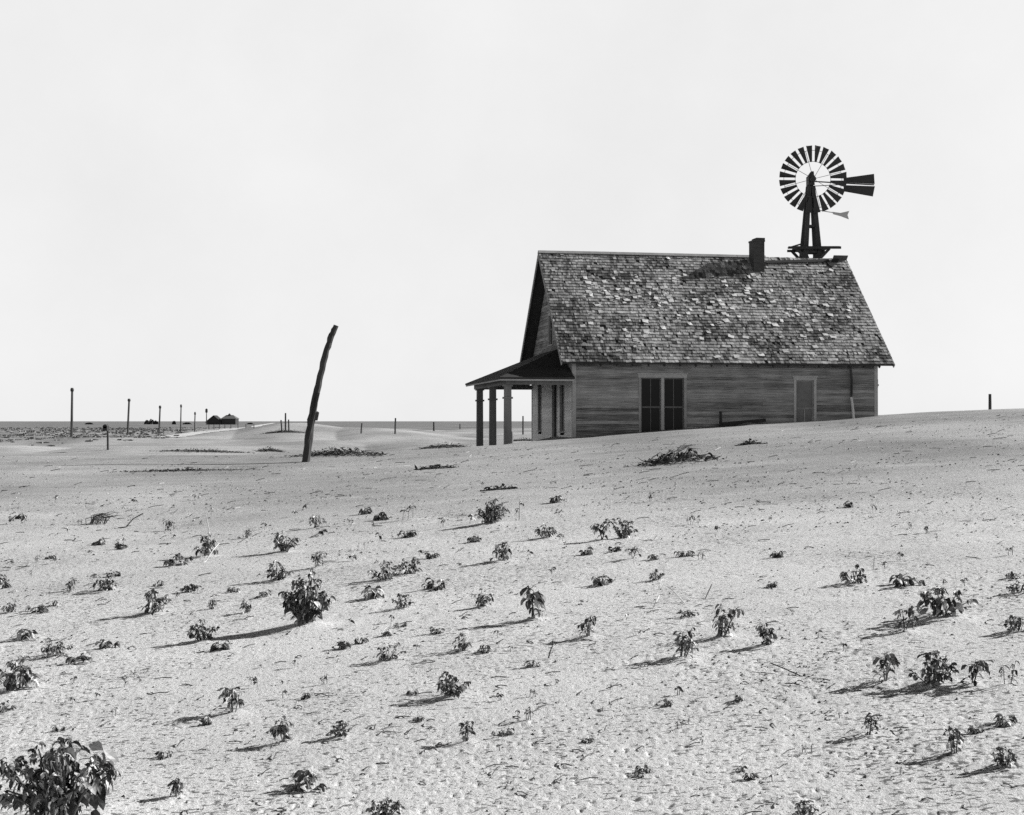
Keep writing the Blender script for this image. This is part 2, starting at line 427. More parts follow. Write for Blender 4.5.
def leaf(mb, p, d, L, wd, rng, tn, droop=1.0, n=4):
    """curled, crinkled ovate leaf folded along its midrib"""
    p = Vector(p); d = Vector(d).normalized()
    side = d.cross(Vector((0,0,1)))
    if side.length < 0.05: side = Vector((rng.uniform(-1,1), rng.uniform(-1,1), 0))
    side.normalize(); side = Matrix.Rotation(rng.uniform(-1.0,1.0), 3, d) @ side
    vs = []; q = p.copy(); twist = rng.uniform(-.5, .5)
    fold = rng.uniform(-0.3, 0.9); curl = rng.uniform(.22, .46)*droop*4/n
    for i in range(n+1):
        t = i/n; pr = (0.10+1.55*math.sqrt(t)*(1-t)**.8*1.35) if i < n else 0.04
        upv = side.cross(d).normalized()
        wl = wd*min(1, pr)*0.5*rng.uniform(.7, 1.12); wr = wd*min(1, pr)*0.5*rng.uniform(.7, 1.12)
        vs += [q - side*wl + upv*wl*(fold+rng.uniform(-.3,.3)), q.copy(), q + side*wr + upv*wr*(fold+rng.uniform(-.3,.3))]
        d = (d + Vector((0,0,-1))*curl + Vector((rng.uniform(-.22,.22), rng.uniform(-.22,.22), rng.uniform(-.1,.1)))).normalized()
        q = q + d*(L/n)
        side = (side - d*side.dot(d)).normalized(); side = Matrix.Rotation(twist, 3, d) @ side
    fs = []
    for i in range(n):
        a = i*3
        fs += [(a, a+1, a+4, a+3), (a+1, a+2, a+5, a+4)]
    mb.add(vs, fs, tn)

def leaf_tone(rng):
    r = rng.random()
    if r < 0.21: return rng.uniform(0.32, 0.6)
    if r < 0.5: return rng.uniform(0.12, 0.26)
    return rng.uniform(0.02, 0.09)

def weed_mesh(kind, wd, h, seed):
    rng = random.Random(seed)
    st = MB(); lf = MB()
    if kind != 'bush': wd *= 1.15; h *= 1.12
    def stem(p0, p1, r, lean=0.25):
        p0 = Vector(p0); p1 = Vector(p1)
        mid = p0.lerp(p1, 0.5) + Vector((0, 0, lean*h*0.5))
        pts = [p0*(1-t)**2 + mid*(2*t*(1-t)) + p1*t*t for t in (0, .25, .5, .75, 1)]
        st.tube(pts, [r, r*.9, r*.8, r*.6, r*.4], 5, rng.uniform(0.1, 0.5))
        return pts
    r0 = max(0.003, 0.02*h)
    if kind == 'bush':
        big = h > 0.3; wd *= .84 if big else 1; ns = 46 if big else rng.randint(8, 13)
        ls_ = (0.37 if big else 0.6)*(0.45*h+0.22*wd); lx = rng.uniform(-.1, .22)*wd; sq = rng.uniform(.6, 1.0)
        for i in range(ns):
            a = rng.uniform(0, 2*math.pi); rr = wd*0.56*math.sqrt(rng.uniform(0.02, 0.8))
            z = h*(1.02 - 0.72*(rr/(wd*0.56))**1.7)*rng.uniform(0.6, 1.0)
            pts = stem((rng.uniform(-.08,.08)*wd, rng.uniform(-.08,.08)*wd, -0.05), (rr*math.cos(a)*(1 if rng.random() < .7 else 1.25)+lx*z/h, rr*math.sin(a)*sq, z), r0)
            for k in range(rng.randint(10, 17)):
                q = pts[rng.choice([1,2,2,3,3,4,4,4])].copy() if k > 2 else pts[4].copy()
                q += Vector((rng.uniform(-.05,.05)*wd, rng.uniform(-.05,.05)*wd, rng.uniform(-.06,.05)*h))
                b = a + rng.uniform(-2.2, 2.2)
                L = rng.uniform(0.30, 0.62)*ls_
                leaf(lf, q, (math.cos(b), math.sin(b), rng.uniform(-0.2, 1.0)), L, L*rng.uniform(0.36, 0.62), rng, leaf_tone(rng), rng.uniform(1.2, 2.4) if big else rng.uniform(0.8, 1.9))
        for k in range(26 if big else 14):                    # skirt of leaves near the ground
            a = rng.uniform(0, 2*math.pi); rr = rng.uniform(0.05, 0.38)*wd; L = (.22 if big else .32)*h
            leaf(lf, (rr*math.cos(a), rr*math.sin(a), rng.uniform(.12,.42)*h), (math.cos(a), math.sin(a), 0.1), L, L*.55, rng, leaf_tone(rng), 1.4)
    elif kind == 'droop':
        nst = rng.randint(2, 5); lean = rng.uniform(-.12, .18)*wd
        for i in range(nst):
            a0 = rng.uniform(0, 2*math.pi); rr0 = wd*rng.uniform(.05, .34)
            top = Vector((lean+rr0*math.cos(a0), rr0*math.sin(a0)*.7, h*rng.uniform(.55, 1.0)))
            pts = stem((rng.uniform(-.07,.07)*wd, rng.uniform(-.05,.05)*wd, -0.05), top, r0*1.3, rng.uniform(0, .35))
            for k in range(rng.randint(18, 26) if nst < 3 else rng.randint(12, 18)):
                q = pts[4].lerp(pts[rng.choice([1,2,3])], rng.uniform(0, 1)) if k else pts[4].copy()
                a = rng.uniform(0, 2*math.pi); rr = wd*rng.uniform(.0, .22)
                e = q + Vector((rr*math.cos(a), rr*math.sin(a), h*rng.uniform(-.06, .10)))
                if rr > .1*wd: st.tube([q, q.lerp(e, .5)+Vector((0,0,.03*h)), e], [r0*.5]*3, 4, .2)
                L = rng.uniform(.15, .36)*h
                leaf(lf, e, (math.cos(a), math.sin(a), rng.uniform(-.3, .7)), L, L*rng.uniform(.35,.62), rng, leaf_tone(rng), rng.uniform(.6, 2.4))
    elif kind == 'low':
        for i in range(rng.randint(7, 10)):
            a = rng.uniform(0, 2*math.pi); rr = wd*0.55*rng.uniform(.2, .9)
            pts = stem((0, 0, -0.04), (rr*math.cos(a), rr*math.sin(a)*.8, h*rng.uniform(.25, .8)*(1-.5*rr/wd)), r0, .3)
            for k in range(7):
                q = pts[rng.randint(1, 4)]; b = a + rng.uniform(-1.6, 1.6); L = rng.uniform(.35,.6)*h+.06*wd
                leaf(lf, q, (math.cos(b), math.sin(b), rng.uniform(0,.7)), L, L*rng.uniform(.35,.55), rng, leaf_tone(rng), 1.3)
    elif kind == 'thin':
        for i in range(max(1, min(4, int(wd/h*2.2)))):
            x = rng.uniform(-.4, .4)*wd if wd > h*.8 else 0
            top = Vector((x+rng.uniform(-.15,.15)*wd, rng.uniform(-.2,.2)*wd, h*rng.uniform(.65, .95)))
            stem((x, rng.uniform(-.1,.1)*wd, -.04), top, r0*.9, .05)
            for k in range(5):
                a = rng.uniform(0, 2*math.pi); L = rng.uniform(.22,.36)*h
                q = Vector((x, 0, 0)).lerp(top, rng.uniform(.5, 1))
                leaf(lf, q, (math.cos(a), math.sin(a), .5), L, L*.42, rng, leaf_tone(rng), 1.6)
    elif kind == 'stalk':
        st.tube([(-.05*h,0,-.04),(.1*h,0,.3*h),(.28*h,.02,.7*h),(.3*h,.02,h)], [r0*1.6, r0*1.4, r0, r0*.6], 5, .2)
        for k in range(3):
            L = .22*h; leaf(lf, (.3*h,.02,h*(.8+.07*k)), (rng.uniform(-1,1), rng.uniform(-1,1), .3), L, L*.4, rng, .07, 1.5)
    else:  # sprout
        for i in range(rng.randint(1, 2)):
            top = Vector((rng.uniform(-.15,.15)*wd, rng.uniform(-.1,.1)*wd, h*rng.uniform(.5,.8)))
            stem((rng.uniform(-.1,.1)*wd, 0, -.03), top, r0, .05)
            for k in range(rng.randint(4, 6)):
                a = rng.uniform(0, 2*math.pi); L = rng.uniform(.35,.55)*max(h, .5*wd)
                leaf(lf, top*rng.uniform(.6,1), (math.cos(a), math.sin(a), rng.uniform(.1,.9)), L, L*.5, rng, leaf_tone(rng), 1.1)
    return st, lf

# where every weed stands, and the little sand hummock it has caught
PLACED = []
for i, (px, py, wpx, hpx, kind, lab) in enumerate(WEEDS):
    x, y = at(px, py)
    PLACED.append((x, y, wpx*y/F, hpx*y/F*1.04, kind, lab, 100+i))
    if wpx > 14: BUMPS.append((x, y, 0.10*hpx*y/F, 0.55*wpx*y/F, 0.6*wpx*y/F))
# brush heaps: pixel centre, width, height
HEAPS = [
 (338, 457, 92, 9, 'long heap of dead brush banked behind the foot of the leaning pole', 0.5),
 (447, 449, 54, 7, 'low strip of dead brush on the sand left of the porch', 0.4),
 (436, 469, 40, 5, 'thin mat of dry stems on the sand below and left of the porch', 0.15),
 (680, 463, 74, 10, 'heap of dark brush and pale sticks half buried before the paired windows', 0.9),
 (750, 445, 26, 5, 'small dark scrap of debris on the drift before the long wall', 0.3),
 (522, 441, 30, 4, 'sparse dry tufts on the sand at the porch corner of the house', 0.15),
 (270, 452, 24, 6, 'small dark tussock of brush left of the leaning pole', 0.3),
 (205, 452, 90, 3, 'long thin line of dry brush on the sand under the roadside poles', 0.2),
 (180, 471, 120, 2, 'faint broken line of straw across the sand left of the leaning pole', 0.1),
 (284, 433, 40, 5, 'dark weeds caught around the cluster of leaning fence posts', 0.2),
 (498, 490, 34, 4, 'flat streak of dead stems on the sand below the porch', 0.1),
]
BUMPS.append((-1.2, 47.3, 0.10, 2.2, 1.3))
_rb = random.Random(77)
for _ in range(12):                                     # sand banked unevenly along the long wall
    _u = _rb.uniform(0, 12); BUMPS.append((2.26+_u*.985+.07, 50+_u*.174-_rb.uniform(.2, .7), _rb.uniform(-.05, .10), _rb.uniform(.3, .9), .5))
HP = []
for px, py, wpx, hpx, lab, md in HEAPS:
    x, y = at(px, py); ww = wpx*y/F; hh = hpx*y/F
    HP.append((x, y, ww, hh, lab))
    BUMPS.append((x, y+0.15, hh*md*0.7, ww*0.45, max(0.35, ww*0.22)))

# ------------------------------------------------------------------ ground sheet (polar, dense inside the view)
def ground_mesh():
    a = [np.arange(-24.0, 24.0001, 0.07), np.arange(24.4, 62, 0.4), np.arange(64, 296, 4.0), np.arange(298, 336, 0.4)]
    ang = np.radians(np.concatenate(a)); na = len(ang)
    r = np.concatenate([np.linspace(0.3, 3.2, 22)[:-1], np.exp(np.arange(math.log(3.2), math.log(14), 0.0030)), np.exp(np.arange(math.log(14), math.log(62), 0.0050)),
                        np.exp(np.linspace(math.log(62), math.log(420), 150)), np.exp(np.linspace(math.log(430), math.log(9000), 40))])
    nr = len(r)
    X = np.outer(r, np.sin(ang)); Y = np.outer(r, np.cos(ang))
    Z = base_z(X, Y)
    for (x, y, h, rx, ry) in BUMPS:
        k = (np.abs(X-x) < 3*rx) & (np.abs(Y-y) < 3*ry)
        Z[k] += h*np.exp(-((X[k]-x)/rx)**2 - ((Y[k]-y)/ry)**2)
    near = 1 - sstep(25, 60, np.hypot(X, Y))
    # wind ripples and clods
    wx = X + 0.25*vnoise(X/0.8, Y/0.8, 31); wy = Y + 0.25*vnoise(X/0.8, Y/0.8, 32)
    Z += near*(0.0024*vnoise(wx/0.10, wy/0.32, 41)*np.clip(0.3+1.2*vnoise(X/2.3, Y/2.6, 45), 0, 1) + 0.0035*vnoise(X/0.7, Y/0.9, 42))
    c = vnoise(X/0.045, Y/0.05, 43); patch = np.clip(0.45+1.1*vnoise(X/1.7, Y/2.4, 47)+0.5*vnoise(X/0.6, Y/0.8, 48), 0.05, 1.1); Z += near*patch*0.008*np.clip(c-0.58, 0, 1)*(0.6+0.7*vnoise(X/1.3, Y/1.3, 44))
    c2 = vnoise(X/0.024, Y/0.030, 46); Z += near*patch*(0.006*np.clip(c2-0.5, 0, 1)-0.014*np.clip(-c2-0.5, 0, 1))
    # where the prairie takes over from the sand
    th = X/np.maximum(Y, 1e-3)
    yb = np.interp(th, [-.6,-.379,-.305,-.26,-.23,-.194,-.164,-.083,.014,.3,.6], [100,104,112,132,175,235,280,330,360,300,300])
    yb = yb*(1+0.24*vnoise(X/16, Y/34, 51)+0.16*vnoise(X/5, Y/12, 52))
    cov = sstep(0.93, 1.07, np.where(Y > 1, Y, 0)/yb)
    cov *= 1-0.85*sstep(0.15, 0.5, vnoise(X/22, Y/40, 53)+.3*vnoise(X/6, Y/12, 54))*(1-sstep(250, 500, Y))
    far_tone = sstep(5.5, 31, Y+3.0*vnoise(X/3.5, Y/5, 55)+1.5*vnoise(X/1.1, Y/1.6, 56))*(0.85+0.3*vnoise(X/4, Y/9, 57))  # colour mask rising with distance, broken up by noise
    me = bpy.data.meshes.new('sand_ground')
    nv = na*nr
    co_ = np.stack([X, Y, Z+CAM_Z], -1).reshape(-1, 3)
    i = np.arange(nr-1)[:, None]*na; j = np.arange(na)[None, :]; j2 = (j+1) % na
    quads = np.stack([i+j, i+na+j, i+na+j2, i+j2], -1).reshape(-1, 4)[:, ::-1]
    me.vertices.add(nv); me.vertices.foreach_set('co', co_.ravel())
    me.loops.add(quads.size); me.loops.foreach_set('vertex_index', quads.ravel().astype(np.int32))
    me.polygons.add(len(quads)); me.polygons.foreach_set('loop_start', np.arange(0, quads.size, 4, dtype=np.int32))
    me.polygons.foreach_set('use_smooth', np.ones(len(quads), bool))
    me.update(calc_edges=True)
    at_ = me.attributes.new('cover', 'FLOAT', 'POINT'); at_.data.foreach_set('value', cov.ravel().astype(np.float32))
    at_ = me.attributes.new('far_tone', 'FLOAT', 'POINT'); at_.data.foreach_set('value', far_tone.ravel().astype(np.float32))
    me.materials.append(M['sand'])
    o = bpy.data.objects.new('sand_ground', me); COL.objects.link(o)
    tag(o, kind='structure')
    return o
ground_mesh()

# ------------------------------------------------------------------ farmhouse
ZB = 2.2                                   # the house's base lies 2.2 m under the lens
HA = R(10)
house = empty('farmhouse', (2.26, 50.0, CAM_Z-ZB), HA)
tag(house, 'abandoned weathered clapboard farmhouse with a steep shingled roof and porch, half drifted in', 'house')
L, W = 12.0, 8.0
EAVE = 2.2+ZB; RIDGE = 6.74+ZB; WT = 2.57+ZB       # eave edge, ridge, wall top heights in house units
SL = (RIDGE-EAVE)/(W/2+0.4)

def siding(mb, rng, amin, amax, zmin, zmax, place, opens=(), prof=None, e=0.118):
    """overlapping boards; place(a, out, z) -> local point; opens: (a0, a1, z0, z1); prof(z) -> (a0, a1) limits"""
    z = zmin
    while z < zmax-0.01:
        z1 = min(z+e, zmax)
        lo, hi = amin, amax
        if prof:
            p0, p1 = prof(z1); lo = max(lo, p0); hi = min(hi, p1)
        segs = [(lo, hi)]
        for (o0, o1, q0, q1) in opens:
            if z1 > q0+0.01 and z < q1-0.01:
                segs = [s for (s0, s1) in segs for s in ((s0, min(s1, o0)), (max(s0, o1), s1)) if s[1]-s[0] > 0.02]
        row = rng.uniform(-.11, .11)
        for s0, s1 in segs:
            c = s0
            while c < s1-0.02:
                n = min(s1, c + rng.uniform(2.0, 4.8))
                if s1-n < 0.5: n = s1
                d = rng.uniform(-.003, .004); t = min(1, max(0, .43+row+rng.uniform(-.2, .2)))
                g = 0.004 if n < s1 else 0
                v = [place(c, 0.024+d, z), place(n-g, 0.024+d, z), place(n-g, 0.004, z1+.006), place(c, 0.004, z1+.006), place(c, -0.02, z), place(n-g, -0.02, z)]
                mb.add(v, [(0,1,2,3), (4,5,1,0)], t)
                c = n
        z = z1
rs = random.Random(3)
FW = [(2.56, 4.31, 1.65), (8.67, 9.47, 1.60)]           # front openings: u0, u1, head (relative to the lens)
o_front = [(a, b, ZB-0.75, t+ZB) for a, b, t in FW]
m = MB()
siding(m, rs, 0.09, L-0.09, 0.2, WT-0.12, lambda a, o, z: (a, -o, z), o_front)
m.build('wall', M['siding'], house)
m = MB()                                               # gable wall over and under the porch: painted boards below, bare above
o_gable = [(5.95, 6.60, ZB-0.45, 1.62+ZB), (2.83, 3.70, ZB-0.95, 1.62+ZB), (1.48, 2.20, ZB-0.45, 1.62+ZB)]
siding(m, rs, 0.09, W-0.09, 0.0, 1.75+ZB, lambda a, o, z: (-o, a, z), o_gable)
m.build('porch_wall', M['paint'], house)
gprof = lambda z: ((z-EAVE+.13)/SL-0.4, W-(z-EAVE+.13)/SL+0.4)
m = MB()
siding(m, rs, 0.09, W-0.09, 1.76+ZB, RIDGE-0.25, lambda a, o, z: (-o, a, z), [(3.62, 4.42, 3.05+ZB, 4.28+ZB)], gprof)
m.build('gable_wall', M['siding'], house)
m = MB(); siding(m, rs, 0.09, W-0.09, 0.0, RIDGE-0.25, lambda a, o, z: (L+o, a, z), (), gprof); m.build('gable_wall', M['siding'], house)
m = MB(); siding(m, rs, 0.09, L-0.09, 0.0, WT-0.12, lambda a, o, z: (a, W+o, z)); m.build('wall', M['siding'], house)
m = MB()                                               # dark core behind the boards
c = 0.16
m.add([(c,c,0),(L-c,c,0),(L-c,W-c,0),(c,W-c,0),(c,c,WT-.1),(L-c,c,WT-.1),(L-c,W-c,WT-.1),(c,W-c,WT-.1),(c,W/2,RIDGE-.45),(L-c,W/2,RIDGE-.45)],
      [(0,1,5,4),(1,2,6,9,5),(2,3,7,6),(3,0,4,8,7),(4,5,9,8),(6,7,8,9)], .5)
m.build('inner_wall', M['inside'], house)
for a, b in ((0, 0), (L, 0), (0, W), (L, W)):
    m = MB(); sx = 1 if a == 0 else -1; sy = 1 if b == 0 else -1
    m.box((min(a-sx*.03, a+sx*.11), min(b-sy*.03, b+sy*.004), -.02), (max(a-sx*.03, a+sx*.11), max(b-sy*.03, b+sy*.004), WT-.12), .7)
    m.box((min(a-sx*.03, a+sx*.004), min(b+sy*.004, b+sy*.11), -.02), (max(a-sx*.03, a+sx*.004), max(b+sy*.004, b+sy*.11), WT-.12), .7)
    m.build('corner_board', M['trim'], house)
m = MB(); m.box((-.03, -.035, WT-.12), (L+.03, 0, WT-.06), .55); m.box((-.03, W, WT-.12), (L+.03, W+.035, WT-.06), .5)
m.build('frieze_board', M['trim'], house)

# roof: deck, shingles, ridge boards, chimney
rr = random.Random(11)
m = MB()
U0, U1, V0 = -0.5, L+0.5, -0.4
th = 0.09
for s in (0, 1):
    f = (lambda v: v) if s == 0 else (lambda v: W-v)
    pts = [(U0, f(V0), EAVE-th), (U1, f(V0), EAVE-th), (U1, f(W/2), RIDGE-th), (U0, f(W/2), RIDGE-th),
           (U0, f(V0), EAVE-.02), (U1, f(V0), EAVE-.02), (U1, f(W/2), RIDGE-.02), (U0, f(W/2), RIDGE-.02)]
    m.add(pts, [(0,3,2,1),(4,5,6,7),(0,1,5,4),(1,2,6,5),(3,0,4,7)], .4)
k = U0+.25
while k < U1:                                          # rafter tails under the eave
    m.beam((k, V0+.03, EAVE-.14), (k, .5, EAVE-.14+SL*(.5-V0-.03)), .05, .10, .4); k += .61
roof = m.build('roof', M['dark'], house)
CL = [(.18,.40,16),(.24,.44,12),(.12,.32,5),(.2,.78,9),(.33,.42,9),(.36,.30,5),(.38,.52,9),(.30,.70,4),(.47,.47,7),(.44,.20,3),(.57,.42,8),(.63,.45,9),(.6,.60,6),
      (.69,.35,6),(.73,.52,14),(.66,.22,5),(.8,.62,6),(.83,.80,8),(.72,.72,4),(.88,.62,4),(.50,.84,6),(.28,.30,6),(.85,.45,4),(.1,.6,3)]
m = MB(); ls = MB()
slope_len = math.hypot(W/2-V0, RIDGE-EAVE); NROW = 37; ex = slope_len/NROW
su = Vector((0, (W/2-V0)/slope_len, (RIDGE-EAVE)/slope_len)); nn = Vector((0, -su.z, su.y))
loose = []
for fx, fy, n in CL:
    for _ in range(n):
        loose.append((U0+(fx+rr.gauss(0, .04))*(U1-U0), (1-min(.97, max(.05, fy+rr.gauss(0, .07))))*NROW))
for _ in range(30): loose.append((U0+rr.uniform(.03,.97)*(U1-U0), rr.uniform(1, NROW*.93)))
CH0, CH1 = 8.24, 8.70
for s in (0, 1):
    f = (lambda p: (p[0], p[1], p[2])) if s == 0 else (lambda p: (p[0], W-p[1], p[2]))
    for r_ in range(NROW):
        u = U0-.02+rr.uniform(-.1, 0)
        while u < U1+.02:
            wd = rr.uniform(.06, .15); u1 = min(u+wd, U1+.03)
            if u1-max(u, U0-.03) < .02: u = u1; continue
            ua = max(u, U0-.03)+.004
            o0 = Vector((0, V0, EAVE)) + su*(r_*ex-.05+rr.uniform(-.012, .012))
            big = float(vnoise(np.array([u/1.1]), np.array([r_/4.2]), 77)[0])
            t = .33+.22*big+rr.gauss(0, .20)
            lift = .024+abs(rr.gauss(0, .012)); top = .001
            if rr.random() < .022: u = u1; continue     # gone
            skew = rr.uniform(-.006, .006)
            ln = ex+.06
            a = o0 + nn*lift; b = o0 + nn*(lift+rr.uniform(-.004, .006)); c_ = o0 + su*ln + nn*top
            v = [Vector((ua, 0, 0))+a+su*skew, Vector((u1, 0, 0))+b, Vector((u1, 0, 0))+c_, Vector((ua, 0, 0))+c_,
                 Vector((ua, 0, 0))+a-nn*.02+su*skew, Vector((u1, 0, 0))+b-nn*.02]
            fs = [(0,1,2,3), (4,5,1,0), (4,0,3), (1,5,2)]
            m.add([f(p) for p in v], fs if s == 0 else [q[::-1] for q in fs], min(1, max(0, t)))
            u = u1
    if s == 0:
        for (lu, lr) in loose:                         # curled, slipped shingles proud of the courses; sun catch painted into their tone
            wd = rr.uniform(.12, .26); ln = rr.uniform(.15, .24); ang = rr.gauss(0, .14); lift = rr.uniform(.035, .075)
            o0 = Vector((lu, V0, EAVE)) + su*(lr*ex)
            dx = Vector((math.cos(ang), 0, 0)) + su*math.sin(ang); dy = su*math.cos(ang) - Vector((math.sin(ang), 0, 0))
            b0 = o0 + nn*(lift); tw = rr.uniform(-.03, .03)
            v = [b0-dx*wd/2+nn*tw, b0+dx*wd/2-nn*tw, o0+dx*wd/2+dy*ln+nn*.022, o0-dx*wd/2+dy*ln+nn*.022]
            v += [p-nn*.012 for p in v]
            ls.add(v, [(0,1,2,3),(7,6,5,4),(4,5,1,0),(5,6,2,1),(6,7,3,2),(7,4,0,3)], rr.uniform(.8, 1.15))
m.v += []; 
n0 = len(m.v); m.v += ls.v; m.t += ls.t; m.f += [tuple(i+n0 for i in q) for q in ls.f]
m.build('shingles', M['shingle'], roof)
m = MB()
u = U0-.03
while u < 9.0:
    u1 = min(u+rr.uniform(2.2, 3.6), 9.0)
    for sg in (-1, 1):
        m.beam((u, W/2+sg*.07, RIDGE+.012+rr.uniform(0, .012)), (u1-.01, W/2+sg*.07, RIDGE+.012+rr.uniform(0, .012)), .15, .02, .3, up=(0, sg*.7, .7))
    u = u1
m.build('ridge_board', M['trim'], roof)
m = MB()                                               # ridge boards blown loose near the mill
m.beam((8.9, W/2-.32, RIDGE-.24), (11.7, W/2-.20, RIDGE-.10), .16, .035, .1, up=(0, -.7, .7))
m.beam((11.65, W/2-.42, RIDGE-.36), (12.1, W/2-.1, RIDGE-.02), .18, .05, .0, up=(0, -.7, .7))
m.beam((11.9, W/2-.10, RIDGE+.01), (12.52, W/2-.12, RIDGE+.01), .02, .30, .95, up=(0, -.7, .7))
m.build('loose_board', M['timber'], roof)
m = MB()
cz = 7.38+ZB
m.box((CH0, 3.3, RIDGE-1.2), (CH1, 3.85, cz-.10)); m.box((CH0-.02, 3.28, cz-.10), (CH1+.02, 3.87, cz-.03)); m.box((CH0+.12, 3.3, cz-.03), (CH1+.02, 3.85, cz+.06))
ch = m.build('chimney', M['brick'], roof)
for uu in (U0-.035, U1+.002):
    for s in (0, 1):
        f = (lambda v: v) if s == 0 else (lambda v: W-v)
        a = Vector((uu+.016, f(V0-.02), EAVE-.10)); b = Vector((uu+.016, f(W/2), RIDGE-.10))
        m = MB(); m.beam(a, b, .033, .15, .35, up=(0, 0, 1)); m.build('barge_board', M['trim'], roof)

def opening(kind, u0, u1, z0, z1, place, parent, name='window'):
    """casing (the part) with panes and sashes under it; place(a, out, z)"""
    def bx(mb, a0, a1, q0, q1, o0, o1, t):
        v = [place(a, o, z) for z in (q0, q1) for (a, o) in ((a0, o0), (a1, o0), (a1, o1), (a0, o1))]
        mb.add(v, [(0,1,2,3),(7,6,5,4),(0,4,5,1),(1,5,6,2),(2,6,7,3),(3,7,4,0)], t)
    cas = MB(); cw = .095
    ct = .85 if kind == 'blind' else .4; bx(cas, u0-cw, u0, z0, z1, -.06, .032, ct); bx(cas, u1, u1+cw, z0, z1, -.06, .032, ct)
    bx(cas, u0-cw-.02, u1+cw+.02, z1, z1+.13, -.06, .036, .65); bx(cas, u0-cw-.06, u1+cw+.06, z1+.13, z1+.165, -.06, .075, .8)
    bx(cas, u0-cw-.03, u1+cw+.03, z0-.05, z0, -.06, .06, .6)
    mid = (u0+u1)/2
    if kind == 'pair': bx(cas, mid-.055, mid+.055, z0, z1, -.06, .03, .75)
    w_ = cas.build(name, M['trim'], parent)
    spans = [(u0, mid-.055), (mid+.055, u1)] if kind == 'pair' else [(u0, u1)]
    for si, (a, b) in enumerate(spans):
        pn = MB(); bx(pn, a, b, z0, z1, -.075, -.068, .5)
        sh = MB(); zm = z0+(z1-z0)*.52; fr = .045
        if kind == 'door':
            pn.build('door_leaf', M['inside'], w_); continue
        pn.build('pane', M['glass'] if kind != 'blind' else M['blind'], w_)
        for q0, q1, o in ((zm, z1, -.045), (z0, zm+.03, -.058)):
            bx(sh, a, a+fr, q0, q1, -.066, o, .35); bx(sh, b-fr, b, q0, q1, -.066, o, .35)
            bx(sh, a+fr, b-fr, q1-fr, q1, -.066, o, .35); bx(sh, a+fr, b-fr, q0, q0+fr*.9, -.066, o, .35)
        if kind == 'blind':
            bx(sh, (a+b)/2-.018, (a+b)/2+.018, z0, zm, -.066, -.05, .5)
        else:
            bx(sh, (a+b)/2-.012, (a+b)/2+.012, z0, z1, -.066, -.06, .2)
        sh.build('sash', M['trim'] if kind == 'blind' else M['screen'], w_)
    return w_
pf = lambda a, o, z: (a, -o, z)
pg = lambda a, o, z: (-o, a, z)
opening('pair', 2.60, 4.27, ZB-.70, 1.62+ZB, pf, house)
tag(opening('blind', 8.71, 9.43, ZB-.70, 1.56+ZB, pf, house), 'pale blinded single window')
opening('single', 6.0, 6.55, ZB-.4, 1.55+ZB, pg, house); opening('single', 1.53, 2.15, ZB-.4, 1.55+ZB, pg, house)
opening('door', 2.88, 3.65, ZB-.9, 1.55+ZB, pg, house, 'door')
opening('single', 3.67, 4.37, 3.05+ZB, 4.22+ZB, pg, house)
m = MB(); m.box((L+.035, .1, 1.30+ZB), (L+.10, .22, 1.62+ZB), .2); m.box((L+.035, .12, 1.36+ZB), (L+.14, .20, 1.42+ZB), .2)
m.build('meter_box', M['metal'], house)

# porch along the left gable: hipped shed roof, beam, three boxed columns
PZ = 1.60+ZB; PA = 2.80+ZB; PU = -2.84
m = MB()
A = [(PU, -.45, PZ), (PU, W+.45, PZ), (-.03, 2.5, PA), (-.03, W-2.5, PA), (-.03, -.45, PZ), (-.03, W+.45, PZ)]
Bv = [(x, y, z-.07) for x, y, z in A]
m.add(A+Bv, [(0,2,3,1),(0,4,2),(1,3,5),(6,7,9,8),(6,8,10),(7,11,9),(0,1,7,6),(4,0,6,10),(1,5,11,7)], .4)
pr_ = m.build('porch_roof', M['dark'], house)
m = MB(); m.box((PU+.02, -.43, PZ-.13), (-.05, -.40, PZ-.072), .8); m.box((PU+.02, -.398, PZ-.13), (PU+.05, W+.398, PZ-.072), .6)
m.build('fascia', M['trim'], pr_)
m = MB(); m.box((-2.52, -.05, PZ-.26), (-2.30, W+.05, PZ-.075), .5); m.box((-2.30, -.05, PZ-.26), (-.05, .13, PZ-.075), .6); m.box((-2.30, W-.13, PZ-.26), (-.05, W+.05, PZ-.075), .5)
m.build('porch_beam', M['column'], house)
m = MB(); m.box((PU+.08, -.38, PZ-.072), (-.05, W+.38, PZ-.0705), .3)
for vv, tn in ((.27, .9), (3.73, .5), (7.13, .4)):
    m = MB(); x0 = -2.41
    m.beam((x0, vv, 0), (x0, vv, PZ-.262), .27, .27, tn, taper=.9)
    cl = m.build('porch_column', M['column'], house)
    m = MB(); zc = PZ-.78; m.box((x0-.17, vv-.17, zc), (x0+.17, vv+.17, zc+.07), tn); m.build('collar', M['column'], cl)
    m = MB(); m.box((x0-.17, vv-.17, PZ-.32), (x0+.17, vv+.17, PZ-.263), tn); m.build('capital', M['column'], cl)

